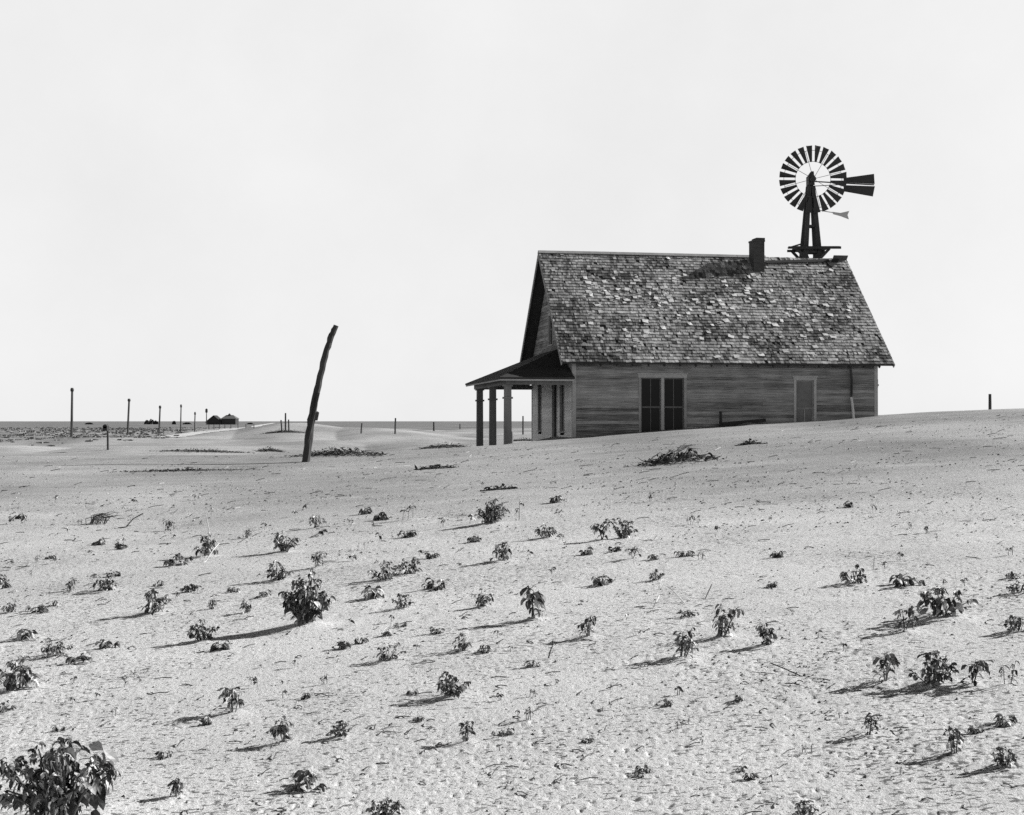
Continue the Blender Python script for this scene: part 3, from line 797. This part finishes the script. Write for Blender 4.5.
# things by the long wall
def hp(u, v, z):                                       # house point -> world
    return (2.26+u*math.cos(HA)-v*math.sin(HA), 50+u*math.sin(HA)+v*math.cos(HA), z+CAM_Z)
rp = random.Random(5)
p = hp(10.9, -.12, -.2)
e_ = empty('pole', p, HA)
tag(e_, 'crooked two-piece pole standing upright against the long wall near its right end', 'pole')
m = MB(); m.tube([(0,0,1.1),(.02,0,1.7),(-.03,0,2.3)], [.045,.05,.045], 6, .2); m.build('upper_pole', M['post'], e_)
m = MB(); m.tube([(.10,0,-.2),(.08,0,.4),(.05,0,.8),(0,0,1.12)], [.05,.055,.05,.05], 6, .8); m.build('lower_pole', M['pale'], e_)
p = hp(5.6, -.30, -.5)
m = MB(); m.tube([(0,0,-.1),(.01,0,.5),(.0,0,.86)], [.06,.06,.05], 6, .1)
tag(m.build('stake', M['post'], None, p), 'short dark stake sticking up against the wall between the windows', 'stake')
m = MB(); m.beam(hp(5.62, -.34, -.12), hp(7.35, -.30, .03), .20, .12, .0)  # solid dark strip set in for the dark gap at the wall foot
tag(m.build('gap_strip', M['post']), 'dark strip along the gap at the foot of the long wall right of the stake', 'gap_strip')

# ------------------------------------------------------------------ windmill behind the house
WX, WY = 13.73, 62.0
mill = empty('windmill', (WX, WY, gz(WX, WY)-.2), R(0))
tag(mill, 'steel windmill with a many-bladed wheel and folded tail on a timber tower behind the house', 'windmill')
zg = gz(WX, WY)-.2
zl = lambda py: (HORIZON-py)*WY/F + CAM_Z - zg         # height above the tower foot for a photo row
HUB = zl(180.5); PLAT = zl(248)
topz = zl(186)
def leg_pos(z, sx, sy):
    t = (topz-z)/(topz-PLAT); s = .09+.21*t
    return Vector((sx*s-sy*s*.10, sy*s+sx*s*.10, z))
for sx in (-1, 1):
    for sy in (-1, 1):
        m = MB(); m.beam(leg_pos(0, sx, sy), leg_pos(topz, sx, sy), .21, .19, .4, taper=.8); m.build('tower_leg', M['timber'], mill)
levels = [PLAT+1.0, PLAT-.2, PLAT-2.2, PLAT-4.4, PLAT-6.8]
for i, z in enumerate(levels):
    if z < .3: continue
    m = MB()
    for a, b in (((-1,-1),(1,-1)),((1,-1),(1,1)),((1,1),(-1,1)),((-1,1),(-1,-1))):
        m.beam(leg_pos(z, *a), leg_pos(z, *b), .06, .09, .4)
        if i+1 < len(levels) and i >= 1:
            m.beam(leg_pos(z, *a), leg_pos(levels[i+1], *b), .03, .05, .4)
    m.build('girt', M['timber'], mill)
m = MB(); m.beam(leg_pos(topz-.2, -1, -1), leg_pos(PLAT+1.4, 1, -1), .03, .05, .3); m.beam(leg_pos(topz-.2, 1, 1), leg_pos(PLAT+1.4, -1, 1), .03, .05, .3)
m.build('brace', M['timber'], mill)
m = MB()
for k in range(-3, 4):
    yy = k*.17
    m.box((-.80+abs(k)*.02, yy-.075, PLAT-.03), (.80+(.4 if k == -3 else 0), yy+.075, PLAT+.02+.004*(k % 2)), .4)
m.beam((-1.15, -.62, PLAT-.05), (1.25, -.62, PLAT-.05), .06, .11, .3)
m.beam((-.95, .62, PLAT-.05), (.8, .62, PLAT-.05), .06, .11, .3)
m.beam((-1.15, -.5, PLAT-.06), (-.5, -.5, PLAT+.14), .05, .07, .3)
pl_ = m.build('platform', M['timber'], mill)
for sx in (-1, 1):
    for yy in (-.5, .5):
        m = MB(); m.beam((sx*.75, yy, PLAT-.08), (sx*.36, yy, PLAT-.5), .09, .12, .3); m.build('bracket', M['timber'], pl_)
# head
m = MB()
m.tube([(0,0,topz-.35),(0,0,HUB-.25)], .06, 8, .4); m.box((-.15,-.30,HUB-.22), (.13,.22,HUB+.20), .4)
m.add([(-.13,-.28,HUB+.20),(.11,-.28,HUB+.20),(.11,.20,HUB+.20),(-.13,.20,HUB+.20),(-.02,-.24,HUB+.40),(.10,-.24,HUB+.40),(.10,.10,HUB+.38),(-.02,.10,HUB+.38)],
      [(0,1,5,4),(1,2,6,5),(2,3,7,6),(3,0,4,7),(4,5,6,7)], .4)
head = m.build('gear_head', M['metal'], mill)
# wheel (faces the camera side), axis along local -Y
RW = 33.6*WY/F; RI = 17.2*WY/F
wc = Vector((.02, -.46, HUB))
m = MB()
def ring(rad, th_, y):
    n = 96
    m.tube([(rad*math.cos(2*math.pi*i/n), y, rad*math.sin(2*math.pi*i/n)) for i in range(n+1)], th_, 4, .4)
ring(RI*1.03, .011, .03); ring(RW*.86, .011, .05)
for k in range(8):
    a = 2*math.pi*(k+.32)/8
    m.tube([(.07*math.cos(a), -.05, .07*math.sin(a)), (RW*.86*math.cos(a), .05, RW*.86*math.sin(a))], .011, 5, .4)
m.tube([(0,-.12,0),(0,.25,0)], .12, 12, .4)
wheel = m.build('wheel', M['metal'], mill, wc)
NB = 24
gap = .105
for k in range(NB):
    a = 2*math.pi*(k+.45)/NB
    er = Vector((math.cos(a), 0, math.sin(a))); et = Vector((-math.sin(a), 0, math.cos(a))); ax = Vector((0,1,0))
    pit = R(-13+(k*7 % 5-2)*2.5); tdir = et*math.cos(pit)+ax*math.sin(pit)
    vsb = []
    for rad in (RI, (RI+RW)/2, RW):
        hw = (2*math.pi*rad/NB-gap)/2/math.cos(pit)
        for q in (-1, 0, 1):
            vsb.append(er*rad + tdir*(q*hw) + ax*(.0 if q else .022))
    m = MB(); n9 = len(vsb); back = [p+ax*.005 for p in vsb]
    fs = []
    for i in range(2):
        for j in range(2):
            q0 = i*3+j; fs.append((q0, q0+1, q0+4, q0+3)); fs.append((q0+9, q0+12, q0+13, q0+10))
    for e1, e2 in ((0,1),(1,2),(2,5),(5,8),(8,7),(7,6),(6,3),(3,0)): fs.append((e1, e1+9, e2+9, e2))
    m.add(vsb+back, fs, .4)
    m.build('blade', M['metal'], wheel)
# tail folded beside the wheel
s_ = WY/F
def tp(px, py, y=.25): return Vector(((px-811)*s_*1.05, y, zl(py)))
m = MB()
m.tube([tp(812, 180.5, .1), tp(873, 183.5)], .03, 6, .4); m.tube([tp(812, 185.5, .1), tp(846, 183)], .018, 6, .7)
tail = m.build('tail_boom', M['metal'], mill)
m = MB()
for q in (((844,176.5),(873.2,172.3),(873.8,182.6),(844,181.0)), ((844,183.6),(874,184.8),(872,195.2),(844,190.0))):
    a = [tp(px, py, .27) for px, py in q]; b = [p+Vector((0,.012,0)) for p in a]
    m.add(a+b, [(0,1,2,3)[::-1],(4,5,6,7),(0,1,5,4),(1,2,6,5),(2,3,7,6),(3,0,4,7)], .4)
m.build('tail_vane', M['metal'], tail)
m = MB()
q = [(830.5,212.5),(838,213.6),(846.5,211.6),(844.8,215.6),(846,220),(838,216.8),(831,214.8)]
a = [tp(px, py, -.3) for px, py in q]; b = [p+Vector((0,.02,0)) for p in a]; n = len(q)
m.add(a+b, [tuple(range(n))[::-1], tuple(range(n, 2*n))]+[(i, (i+1) % n, (i+1) % n+n, i+n) for i in range(n)], .8)
m.tube([tp(817, 210.5, -.2), tp(832, 213.5, -.29)], .02, 5, .8)
m.build('furl_lever', M['galv'], mill)

# ------------------------------------------------------------------ leaning pole
x, y = at(303, 462); s_ = y/F
e_ = empty('leaning_pole', (x, y, gz(x, y)))
tag(e_, 'tall splintered wooden pole leaning to the right in the sand before the brush heap', 'pole')
m = MB()
pp = [(303.5,468,9.4),(306,461,9.2),(309.5,432,8.8),(313,408,8.4),(316.2,394,8.0),(320.2,376,7.6),(326.5,350,7.2),(331.5,335,6.8),(336,325.5,6.4)]
rl = random.Random(4); pts = []; rad = []
for i in range(len(pp)-1):
    for t in (0, .25, .5, .75):
        q = [pp[i][k]*(1-t)+pp[i+1][k]*t for k in range(3)]
        pts.append(((q[0]-303+rl.uniform(-.25,.25))*s_, rl.uniform(-.01,.01), (462-q[1])*s_)); rad.append(q[2]*s_*.44*rl.uniform(.93,1.07))
pts.append(((336-303)*s_, 0, (462-325.5)*s_)); rad.append(.08)
m.tube(pts, rad, 9, .35, .09, rl)
m.build('shaft', M['timber'], e_, smooth=False)
m = MB()
m.beam(((316.6-303)*s_, -.10, (462-412)*s_), ((314.6-303)*s_, -.02, (462-420)*s_), .16, .10, .1)
m.beam(((309-303)*s_, -.18, (462-440)*s_), ((319.5-303)*s_, -.15, (462-393)*s_), .06, .07, .35)
m.build('cleat', M['timber'], e_)

# ------------------------------------------------------------------ posts and poles on the plain
def post(px, py, tx, ty, wpx, name, lab, cat, group=None, tn=.2, cap=False, box=False, Y=None, topz_=None):
    if Y is None: x, y = at(px, py)
    else: x, y = (px-512)/F*Y, Y
    s = y/F; h = (HORIZON-ty)*s + CAM_Z - gz(x, y); dx = (tx-px)*s; r = wpx*s/2
    rn = random.Random(int(px*7+py))
    if cap or box:
        root = empty(name, (x, y, gz(x, y))); tag(root, lab, cat, group)
        m = MB(); m.tube([(0,0,-.4),(dx*.5,0,h*.5),(dx,0,h)], [r, r*.92, r*.85], 7, tn, .04, rn); m.build('post', M['post'], root)
        m = MB()
        if cap:
            m.tube([(dx,0,h-.05),(dx,0,h+.12),(dx,0,h+.3)], [r*1.2, r*1.5, r*1.0], 8, .1); m.build('insulator', M['metal'], root)
        else:
            m.box((dx-3.8*s, -.22, h-.28), (dx+.6*s, .22, h-.02), .1); m.tube([(dx-1.6*s, -.22, h-.02), (dx-1.6*s, .22, h-.02)], 2.1*s, 10, .1); m.build('box', M['metal'], root)
        return root
    m = MB(); m.tube([(0,0,-.4),(dx*.4,0,h*.45),(dx,0,h)], [r, r*.95, r*.85], 6, tn, .08, rn)
    return tag(m.build(name, M['post'], None, (x, y, gz(x, y))), lab, cat, group)

UG = 'utility poles along the far road'
for px, py, tx, ty, wd, lab in (
    (71.5,437.5,72,391,2.6,'tallest roadside pole, first of the receding row at the left'),
    (127.5,434.6,129,401,2.2,'second roadside pole, slightly tilted, right of the post with a box'),
    (159,433.6,160,408,1.8,'third roadside pole, short, in front of the distant scrub clump'),
    (180.5,433,181,407,1.4,'thin fourth roadside pole left of the distant farm'),
    (194.5,432,195,414.5,1.3,'thin short fifth roadside pole next to the distant farm')):
    post(px, py, tx, ty, wd, 'utility_pole', lab, 'pole', UG, .25, cap=True)
post(108, 450, 107.5, 426, 2.2, 'mailbox_post', 'crooked post carrying a small dark box, standing on open sand at the left', 'mailbox', None, .1, box=True)
FG = 'old fence posts'
for a in (
    (285.5,432,285.5,413,1.8,'tallest dark post of the cluster on the drift by the track'),
    (282,433,281,420,1.6,'shorter leaning post at the left of the cluster on the drift'),
    (289,433,288.5,419.5,1.6,'pale leaning post at the right of the cluster on the drift'),
    (361,433.5,362,423,1.6,'short stub post on the sand just right of the leaning pole'),
    (395,434,395.5,418,1.8,'tall thin post midway between the leaning pole and the porch'),
    (434,431,433.7,422,1.8,'short thick post on the far sand left of the porch'),
    (460,429,460,424,1.2,'tiny far post closest to the porch columns'),
    (523,434.5,523,416,1.6,'dark post seen through the gap between porch column and house wall')):
    post(*a[:5], 'fence_post', a[5], 'fence post', FG)
post(990, 409, 990, 394, 3.4, 'fence_post', 'dark post behind the crest of the drift right of the house', 'fence post', FG, .2, Y=58)
x, y = hp(-2.6, -1.6, 0)[:2]
m = MB(); m.tube([(0,0,-.2),(0.01,0,.24),(0,0,.42)], [.06,.06,.05], 6, .4)
tag(m.build('stake', M['column'], None, (x, y-.6, gz(x, y-.6))), 'stubby stake at the foot of the nearest porch column', 'stake')
for i, px in enumerate((209, 214, 219.5, 225, 231, 238, 246, 254)):
    post(px, 429.2-.12*i, px, 424.6-.12*i, .9, 'fence_post', 'tiny wire-fence post in the row before the distant farm', 'fence post', 'wire fence posts before the distant farm', .5)

# ------------------------------------------------------------------ far farm and scrub
def far(px, Y): return ((px-512)/F*Y, Y)
YF = 760.0; s_ = YF/F
def shed(px0, px1, top, eave, base, dep, lab, cat, ridge_x=False, cupola=False):
    x0 = (px0-512)*s_; x1 = (px1-512)*s_; xc = (x0+x1)/2; hw = (x1-x0)/2
    zb = gz(xc, YF); root = empty('farm_building', (xc, YF, zb)); tag(root, lab, cat, 'distant farm buildings')
    he = (HORIZON-eave)*s_+CAM_Z-zb; ht = (HORIZON-top)*s_+CAM_Z-zb; d = dep
    m = MB(); m.box((-hw,0,-.3), (hw,d,he), .5)
    if not ridge_x: m.add([(-hw,0,he),(hw,0,he),(0,0,ht-.15),(-hw,d,he),(hw,d,he),(0,d,ht-.15)], [(0,1,2),(5,4,3)], .5)
    m.build('wall', M['farm'], root)
    m = MB(); o = .5
    if ridge_x:
        m.add([(-hw-o,-o,he-.05),(hw+o,-o,he-.05),(hw*.45,d/2,ht),(-hw*.55,d/2,ht),(-hw-o,d+o,he-.05),(hw+o,d+o,he-.05)], [(0,1,2,3),(3,2,5,4),(0,3,4),(1,5,2)], .5)
    else:
        m.add([(-hw-o,-o,he-.3),(0,-o,ht),(hw+o,-o,he-.3),(-hw-o,d+o,he-.3),(0,d+o,ht),(hw+o,d+o,he-.3)], [(0,1,4,3),(1,2,5,4)], .5)
        m.add([(-hw-o,-o,he-.6),(0,-o,ht-.3),(hw+o,-o,he-.6),(-hw-o,d+o,he-.6),(0,d+o,ht-.3),(hw+o,d+o,he-.6)], [(0,3,4,1),(1,4,5,2)], .5)
    rf = m.build('roof', M['farmroof'] if ridge_x else M['farm'], root)
    if cupola:
        m = MB(); m.add([(-hw*.45,d/2-1,ht-.8),(hw*.25,d/2-1,ht-.8),(-hw*.1,d/2-1,ht+.9),(-hw*.45,d/2+1,ht-.8),(hw*.25,d/2+1,ht-.8),(-hw*.1,d/2+1,ht+.9)], [(0,1,2),(5,4,3),(0,2,5,3),(2,1,4,5)], .5)
        m.build('dormer', M['farm'], rf)
shed(206, 221, 415.3, 421.5, 424.4, 9, 'dark gable-fronted barn, left one of two distant farm buildings', 'barn')
shed(221.5, 235.5, 415.0, 418.6, 424.4, 9, 'distant farmhouse with a paler hipped roof, right of the dark barn', 'house', True, True)
m = MB(); x, y = far(206.5, YF-12); zb = gz(x, y); h = (HORIZON-408.5)*y/F+CAM_Z-zb
root = empty('water_tower', (x, y, zb)); tag(root, 'thin distant mast with a swollen head beside the dark barn', 'mast')
m.tube([(0,0,-.3),(0,0,h-2.4)], [.3,.22], 6, .3); m.build('mast', M['farm'], root)
m = MB(); m.tube([(0,0,h-2.4),(0,0,h-2.1),(0,0,h-.4),(0,0,h)], [.3,.7,.65,.2], 8, .3); m.build('tank', M['farm'], root)
def clump(px, wpx, hpx, lab, seed):
    rng = random.Random(seed); x, y = far(px, 800); s = 800/F; zb = gz(x, y)
    root = empty('scrub_tree', (x, y, zb)); tag(root, lab, 'tree', 'distant scrub on the horizon')
    m = MB(); hw = wpx*s/2; h = hpx*s
    for _ in range(260):
        a = rng.uniform(-1, 1); zt = (1-a*a)**.5*h*rng.uniform(.1, 1); p = Vector((a*hw, rng.uniform(-.6,.6)*hw, max(.1, zt)))
        d = Vector((rng.uniform(-1,1), rng.uniform(-1,1), rng.uniform(-1,1))).normalized(); e = d.cross(Vector((.3,.5,.8))).normalized(); q = rng.uniform(.2,.55)
        m.add([p-d*q, p+e*q*.7, p+d*q, p-e*q*.7], [(0,1,2,3)], .5)
    m.build('crown', M['farm'], root)
    m = MB(); m.tube([(0,0,-.3),(0,0,h*.6)], [.25,.12], 6, .3); m.build('trunk', M['farm'], root)
for a in ((147,5,4.2,'small distant scrub tree at the left end of the horizon clump',1),(151.5,6,5.2,'tallest distant scrub tree in the middle of the horizon clump',2),(156,4,3.6,'low distant scrub tree at the right end of the horizon clump',3),
          (174,3.4,3.4,'single dark distant shrub between third and fourth roadside poles',4),(187,8,1.8,'long flat distant shrub left of the farm',5),(89,7,1.6,'faint low shrub on the horizon right of the tallest pole',6),(250,6,1.3,'faint low shrub on the horizon right of the distant farm',7)):
    clump(*a)

# ------------------------------------------------------------------ dirt track to the far farm
tr = [(165,437.5,3.0),(185,434.5,4.2),(215,431,3.8),(240,428,3.4),(258,425.6,3.4),(268,424,3.6),(274,423.0,4)]
P = [at(px, py)+(w_,) for px, py, w_ in tr]
mv = []; mf = []
seg = []
for i in range(len(P)-1):
    for t in np.linspace(0, 1, 14, endpoint=False):
        seg.append([P[i][k]*(1-t)+P[i+1][k]*t for k in range(3)])
for i, (x, y, w_) in enumerate(seg):
    j = min(i+1, len(seg)-1); k = max(i-1, 0)
    d = Vector((seg[j][0]-seg[k][0], seg[j][1]-seg[k][1])).normalized(); nx, ny = -d.y, d.x
    for q in (-1, -.5, 0, .5, 1):
        X_ = x+nx*w_*.5*q*(1+.15*math.sin(i*1.3+q)); Y_ = y+ny*w_*.5*q
        mv.append((X_, Y_, gz(X_, Y_)+.04))
    if i:
        for q in range(4):
            a = (i-1)*5+q; mf.append((a, a+1, a+6, a+5))
m = MB(); m.add(mv, mf, .5)
tk = m.build('dirt_track', M['sand']); tag(tk, kind='structure')

# ------------------------------------------------------------------ weeds, heaps, litter
WG = 'wilted weeds scattered over the sand'
for (x, y, wd, h, kind, lab, seed) in PLACED:
    st, lf = weed_mesh(kind, wd, h, seed)
    root = empty('weed', (x, y, gz(x, y)), 0)
    tag(root, lab, 'weed', WG)
    st.build('stem', M['twig'], root, smooth=True); lf.build('foliage', M['leaf'], root)
# the big pale leaf of the largest weed and a bleached stalk or two
x, y, wd, h = PLACED[0][:4]; rng = random.Random(2)
m = MB()
leaf(m, (.26*wd, -.10, h*.86), (.8, -.3, .1), h*.40, h*.15, rng, .30, 1.2, 8)
big = m.build('pale_leaf', M['leaf'], bpy.data.objects['weed'])
big['label'] = 'big pale leaf'
def dry(px, py, pts, r, lab, tn=.95, mt='pale'):
    x, y = at(px, py); s = y/F
    m = MB(); m.tube([((a-px)*s, d, (py-b)*s) for a, b, d in pts], [r*s]*len(pts), 5, tn)
    tag(m.build('dry_stalk', M[mt], None, (x, y, gz(x, y))), lab, 'stalk')
dry(209, 540, [(209,542,0),(208.5,528,0),(206,515,0)], .5, 'bleached stalk standing upright over the narrow black weed')
dry(205, 562, [(200,565,-.1),(206,561,0),(211,551,.1),(215,545,.2)], .6, 'bleached crooked stalk lying right of the narrow black weed')
dry(125, 528, [(118,528,0),(126,527,0),(133,519,0),(141,514,.1)], .6, 'dark forked dry stick on the sand right of the dark grass tuft', .1, 'twig')
dry(684, 603, [(671,590,.2),(676,594,.1),(684,603,0),(690,606,0)], .6, 'pale fallen twig among the weed scraps above the nodding weed')
dry(655, 608, [(652,610,0),(656,602,0),(661,597,.1),(665,596,.1)], .6, 'pale bent twig just left of the scrap of dark weed')
dry(708, 600, [(703,604,0),(709,597,.1),(716,588,.2)], .5, 'dark slanting twig right of the pale fallen twig', .1, 'twig')
dry(873, 570, [(873,572,0),(874.5,556,0)], .5, 'pale thin upright stalk right of the round compact weed')
dry(805, 676, [(778,670,.2),(790,673,.1),(805,678,0)], .6, 'dark dry stem lying flat below the nodding weeds', .1, 'twig')
dry(978, 560, [(970,558,.1),(980,559,.1),(990,561,0)], .5, 'dark thin twig lying on the drift near the right edge', .1, 'twig')
# dark grass tuft at left
x, y = at(96, 524); s = y/F; m = MB(); rng = random.Random(9)
for k in range(34):
    a = rng.uniform(-.3, 1.0); b0 = Vector((rng.uniform(-7, 9)*s, rng.uniform(-.15,.15), -.02)); ln = rng.uniform(8, 24)*s
    e1 = b0+Vector((ln*.35*a, rng.uniform(-.05,.05), ln*.42)); e2 = e1+Vector((ln*.6, rng.uniform(-.08,.08), ln*rng.uniform(-.05,.18)))
    m.tube([b0, e1, e1.lerp(e2, .6)+Vector((0,0,.02)), e2], [.35*s,.35*s,.3*s,.15*s], 4, rng.uniform(0,.25))
tag(m.build('grass_tuft', M['twig'], None, (x, y, gz(x, y))), 'dark wind-bent tuft of dry grass on the sand at the left', 'grass')

for i, (px, py) in enumerate(TINY):
    x, y = at(px, py); rng = random.Random(900+i); s = y/F
    st, lf = weed_mesh(rng.choice(['sprout','sprout','thin','low']), rng.uniform(7, 13)*s, rng.uniform(6, 10)*s, 900+i)
    n0 = len(st.v); st.v += lf.v; st.f += [tuple(k+n0 for k in q) for q in lf.f]; st.t += lf.t
    tag(st.build('seedling', M['leaf'], None, (x, y, gz(x, y))), 'tiny dark seedling of a few leaves poking out of the sand', 'seedling', 'tiny seedlings in the sand')

for i, (x, y, ww, hh, lab) in enumerate(HP):
    rng = random.Random(50+i); m = MB()
    n = int(120+ww*130)
    for k in range(n):
        u = rng.uniform(-.5, .5)*ww if k % 2 else rng.gauss(0, .24)*ww; v = rng.gauss(0, .16)*min(ww, 2.2)*.6
        env = hh*math.exp(-(u/(ww*.42))**2)
        p0 = Vector((u, v, rng.uniform(-.02, .3)*env)); ln = rng.uniform(.25, .9)*min(ww*.3, hh*1.1, .45)
        a = rng.uniform(0, 2*math.pi); up = rng.uniform(-.1, .5)
        p0.z += gz(x+u, y+v)-gz(x, y)
        d = Vector((math.cos(a), math.sin(a), up)).normalized()
        p1 = p0+d*ln*.5; p2 = p1+(d+Vector((rng.uniform(-.4,.4), rng.uniform(-.4,.4), rng.uniform(-.8,.1)))).normalized()*ln*.5
        p2.z = min(p2.z, hh*1.1)
        m.tube([p0, p1, p2], [.010, .008, .004], 4, rng.choice([.05,.1,.2,.4,.9 if rng.random() < .3 else .1]))
    for k in range(int(n*.3)):
        u = rng.gauss(0, .24)*ww; v = rng.gauss(0, .14)*min(ww, 2.2)*.6; L_ = rng.uniform(.05, .16)
        env = hh*math.exp(-(u/(ww*.42))**2)
        leaf(m, (u, v, rng.uniform(0, .8)*env+gz(x+u, y+v)-gz(x, y)), (rng.uniform(-1,1), rng.uniform(-1,1), rng.uniform(-.2,.8)), L_, L_*.4, rng, rng.uniform(0,.15))
    if i in (3,):
        for k in range(9):
            u = rng.uniform(-.45, .15)*ww; p0 = Vector((u, rng.uniform(-.2,.2), gz(x+u, y)-gz(x, y)))
            m.tube([p0, p0+Vector((rng.uniform(.05,.2), 0, rng.uniform(.1,.25))), p0+Vector((rng.uniform(.2,.5), 0, rng.uniform(.15,.3)))], [.012,.012,.008], 4, 1.0)
    tag(m.build('brush_heap', M['twig'], None, (x, y, gz(x, y))), lab, 'brush', 'dead brush drifted on the sand')

# uncountable litter: clods and broken straws over the sand, tufts over the prairie
def litter():
    rng = np.random.default_rng(5)
    V = []; Fc = []; T = []
    n = 17000
    th = rng.uniform(-.40, .40, n); Y = np.exp(rng.uniform(math.log(4.2), math.log(46), n)); X = th*Y
    dens = vnoise(X/2.2, Y/3.0, 61)*.5+vnoise(X/.7, Y/.8, 62)*.5
    keep = rng.uniform(-1, 1, n)*.7 < dens
    X = X[keep]; Y = Y[keep]; Z = ground(X, Y)+CAM_Z
    for x, y, z in zip(X, Y, Z):
        i = len(V); q = rng.random()
        if q < .9:                                    # clod
            r = min(.03, .0011*y)*rng.uniform(.35, 1.0) + .003
            a = rng.uniform(0, 6.28)
            for k in range(5):
                V.append((x+r*math.cos(a+k*1.257)*rng.uniform(.7,1.5), y+r*math.sin(a+k*1.257)*rng.uniform(.7,1.3), z-.004))
            V.append((x+rng.uniform(-.3,.3)*r, y, z+r*rng.uniform(.4,.9)))
            Fc += [(i+k, i+(k+1) % 5, i+5) for k in range(5)]; T += [rng.choice([.05,.2,.5,.8])]*6
        else:                                          # straw
            ln = min(.22, .008*y)*rng.uniform(.3, 1.3)+.02; a = rng.uniform(-1.57, 1.57); r = .0012+.00016*y
            dx, dy = math.cos(a)*ln/2, math.sin(a)*ln/2; up = rng.uniform(0, .25)*ln
            p = [Vector((x-dx, y-dy, z+.002)), Vector((x, y, z+.006+up*.5)), Vector((x+dx, y+dy, z+up))]
            for pt in p: V += [(pt.x, pt.y, pt.z-r), (pt.x+r, pt.y+r, pt.z+r), (pt.x-r, pt.y-r, pt.z+r)]
            for s0 in (0, 3):
                for k in range(3): Fc.append((i+s0+k, i+s0+(k+1) % 3, i+s0+3+(k+1) % 3, i+s0+3+k))
            T += [rng.choice([.0,.05,.1,.9])]*9
    m = MB(); m.v = V; m.f = Fc; m.t = T
    tag(m.build('sand_litter', M['litter']), 'scatter of small clods and broken straws over the sand', 'litter', kind='stuff')
litter()
def prairie():
    rng = np.random.default_rng(8)
    n = 2600
    th = rng.uniform(-.42, -.13, n); Y = np.exp(rng.uniform(math.log(100), math.log(420), n)); X = th*Y
    yb = np.interp(th, [-.6,-.379,-.305,-.26,-.23,-.194,-.164,-.083], [100,104,112,132,175,235,280,330])
    keep = (Y > yb*(1+.10*rng.standard_normal(n)))
    X = X[keep]; Y = Y[keep]; Z = ground(X, Y)+CAM_Z
    m = MB()
    for x, y, z in zip(X, Y, Z):
        h = rng.uniform(.04, .16)*min(1.6, y/150); w_ = rng.uniform(.2, .9)
        vs_ = []; fs_ = []
        for k in range(4):
            a = rng.uniform(0, 3.14); dx, dy = math.cos(a)*w_*.5, math.sin(a)*w_*.5; j = len(vs_)
            vs_ += [(x-dx, y-dy, z-.05), (x+dx, y+dy, z-.05), (x+dx*rng.uniform(.2,1.5), y+dy, z+h*rng.uniform(.5,1)), (x-dx*.6, y-dy*.6, z+h)]
            fs_.append((j, j+1, j+2, j+3))
        m.add(vs_, fs_, .5)
    tag(m.build('prairie_grass', M['grass']), 'short dry grass over the far prairie', 'grass', kind='stuff')
prairie()
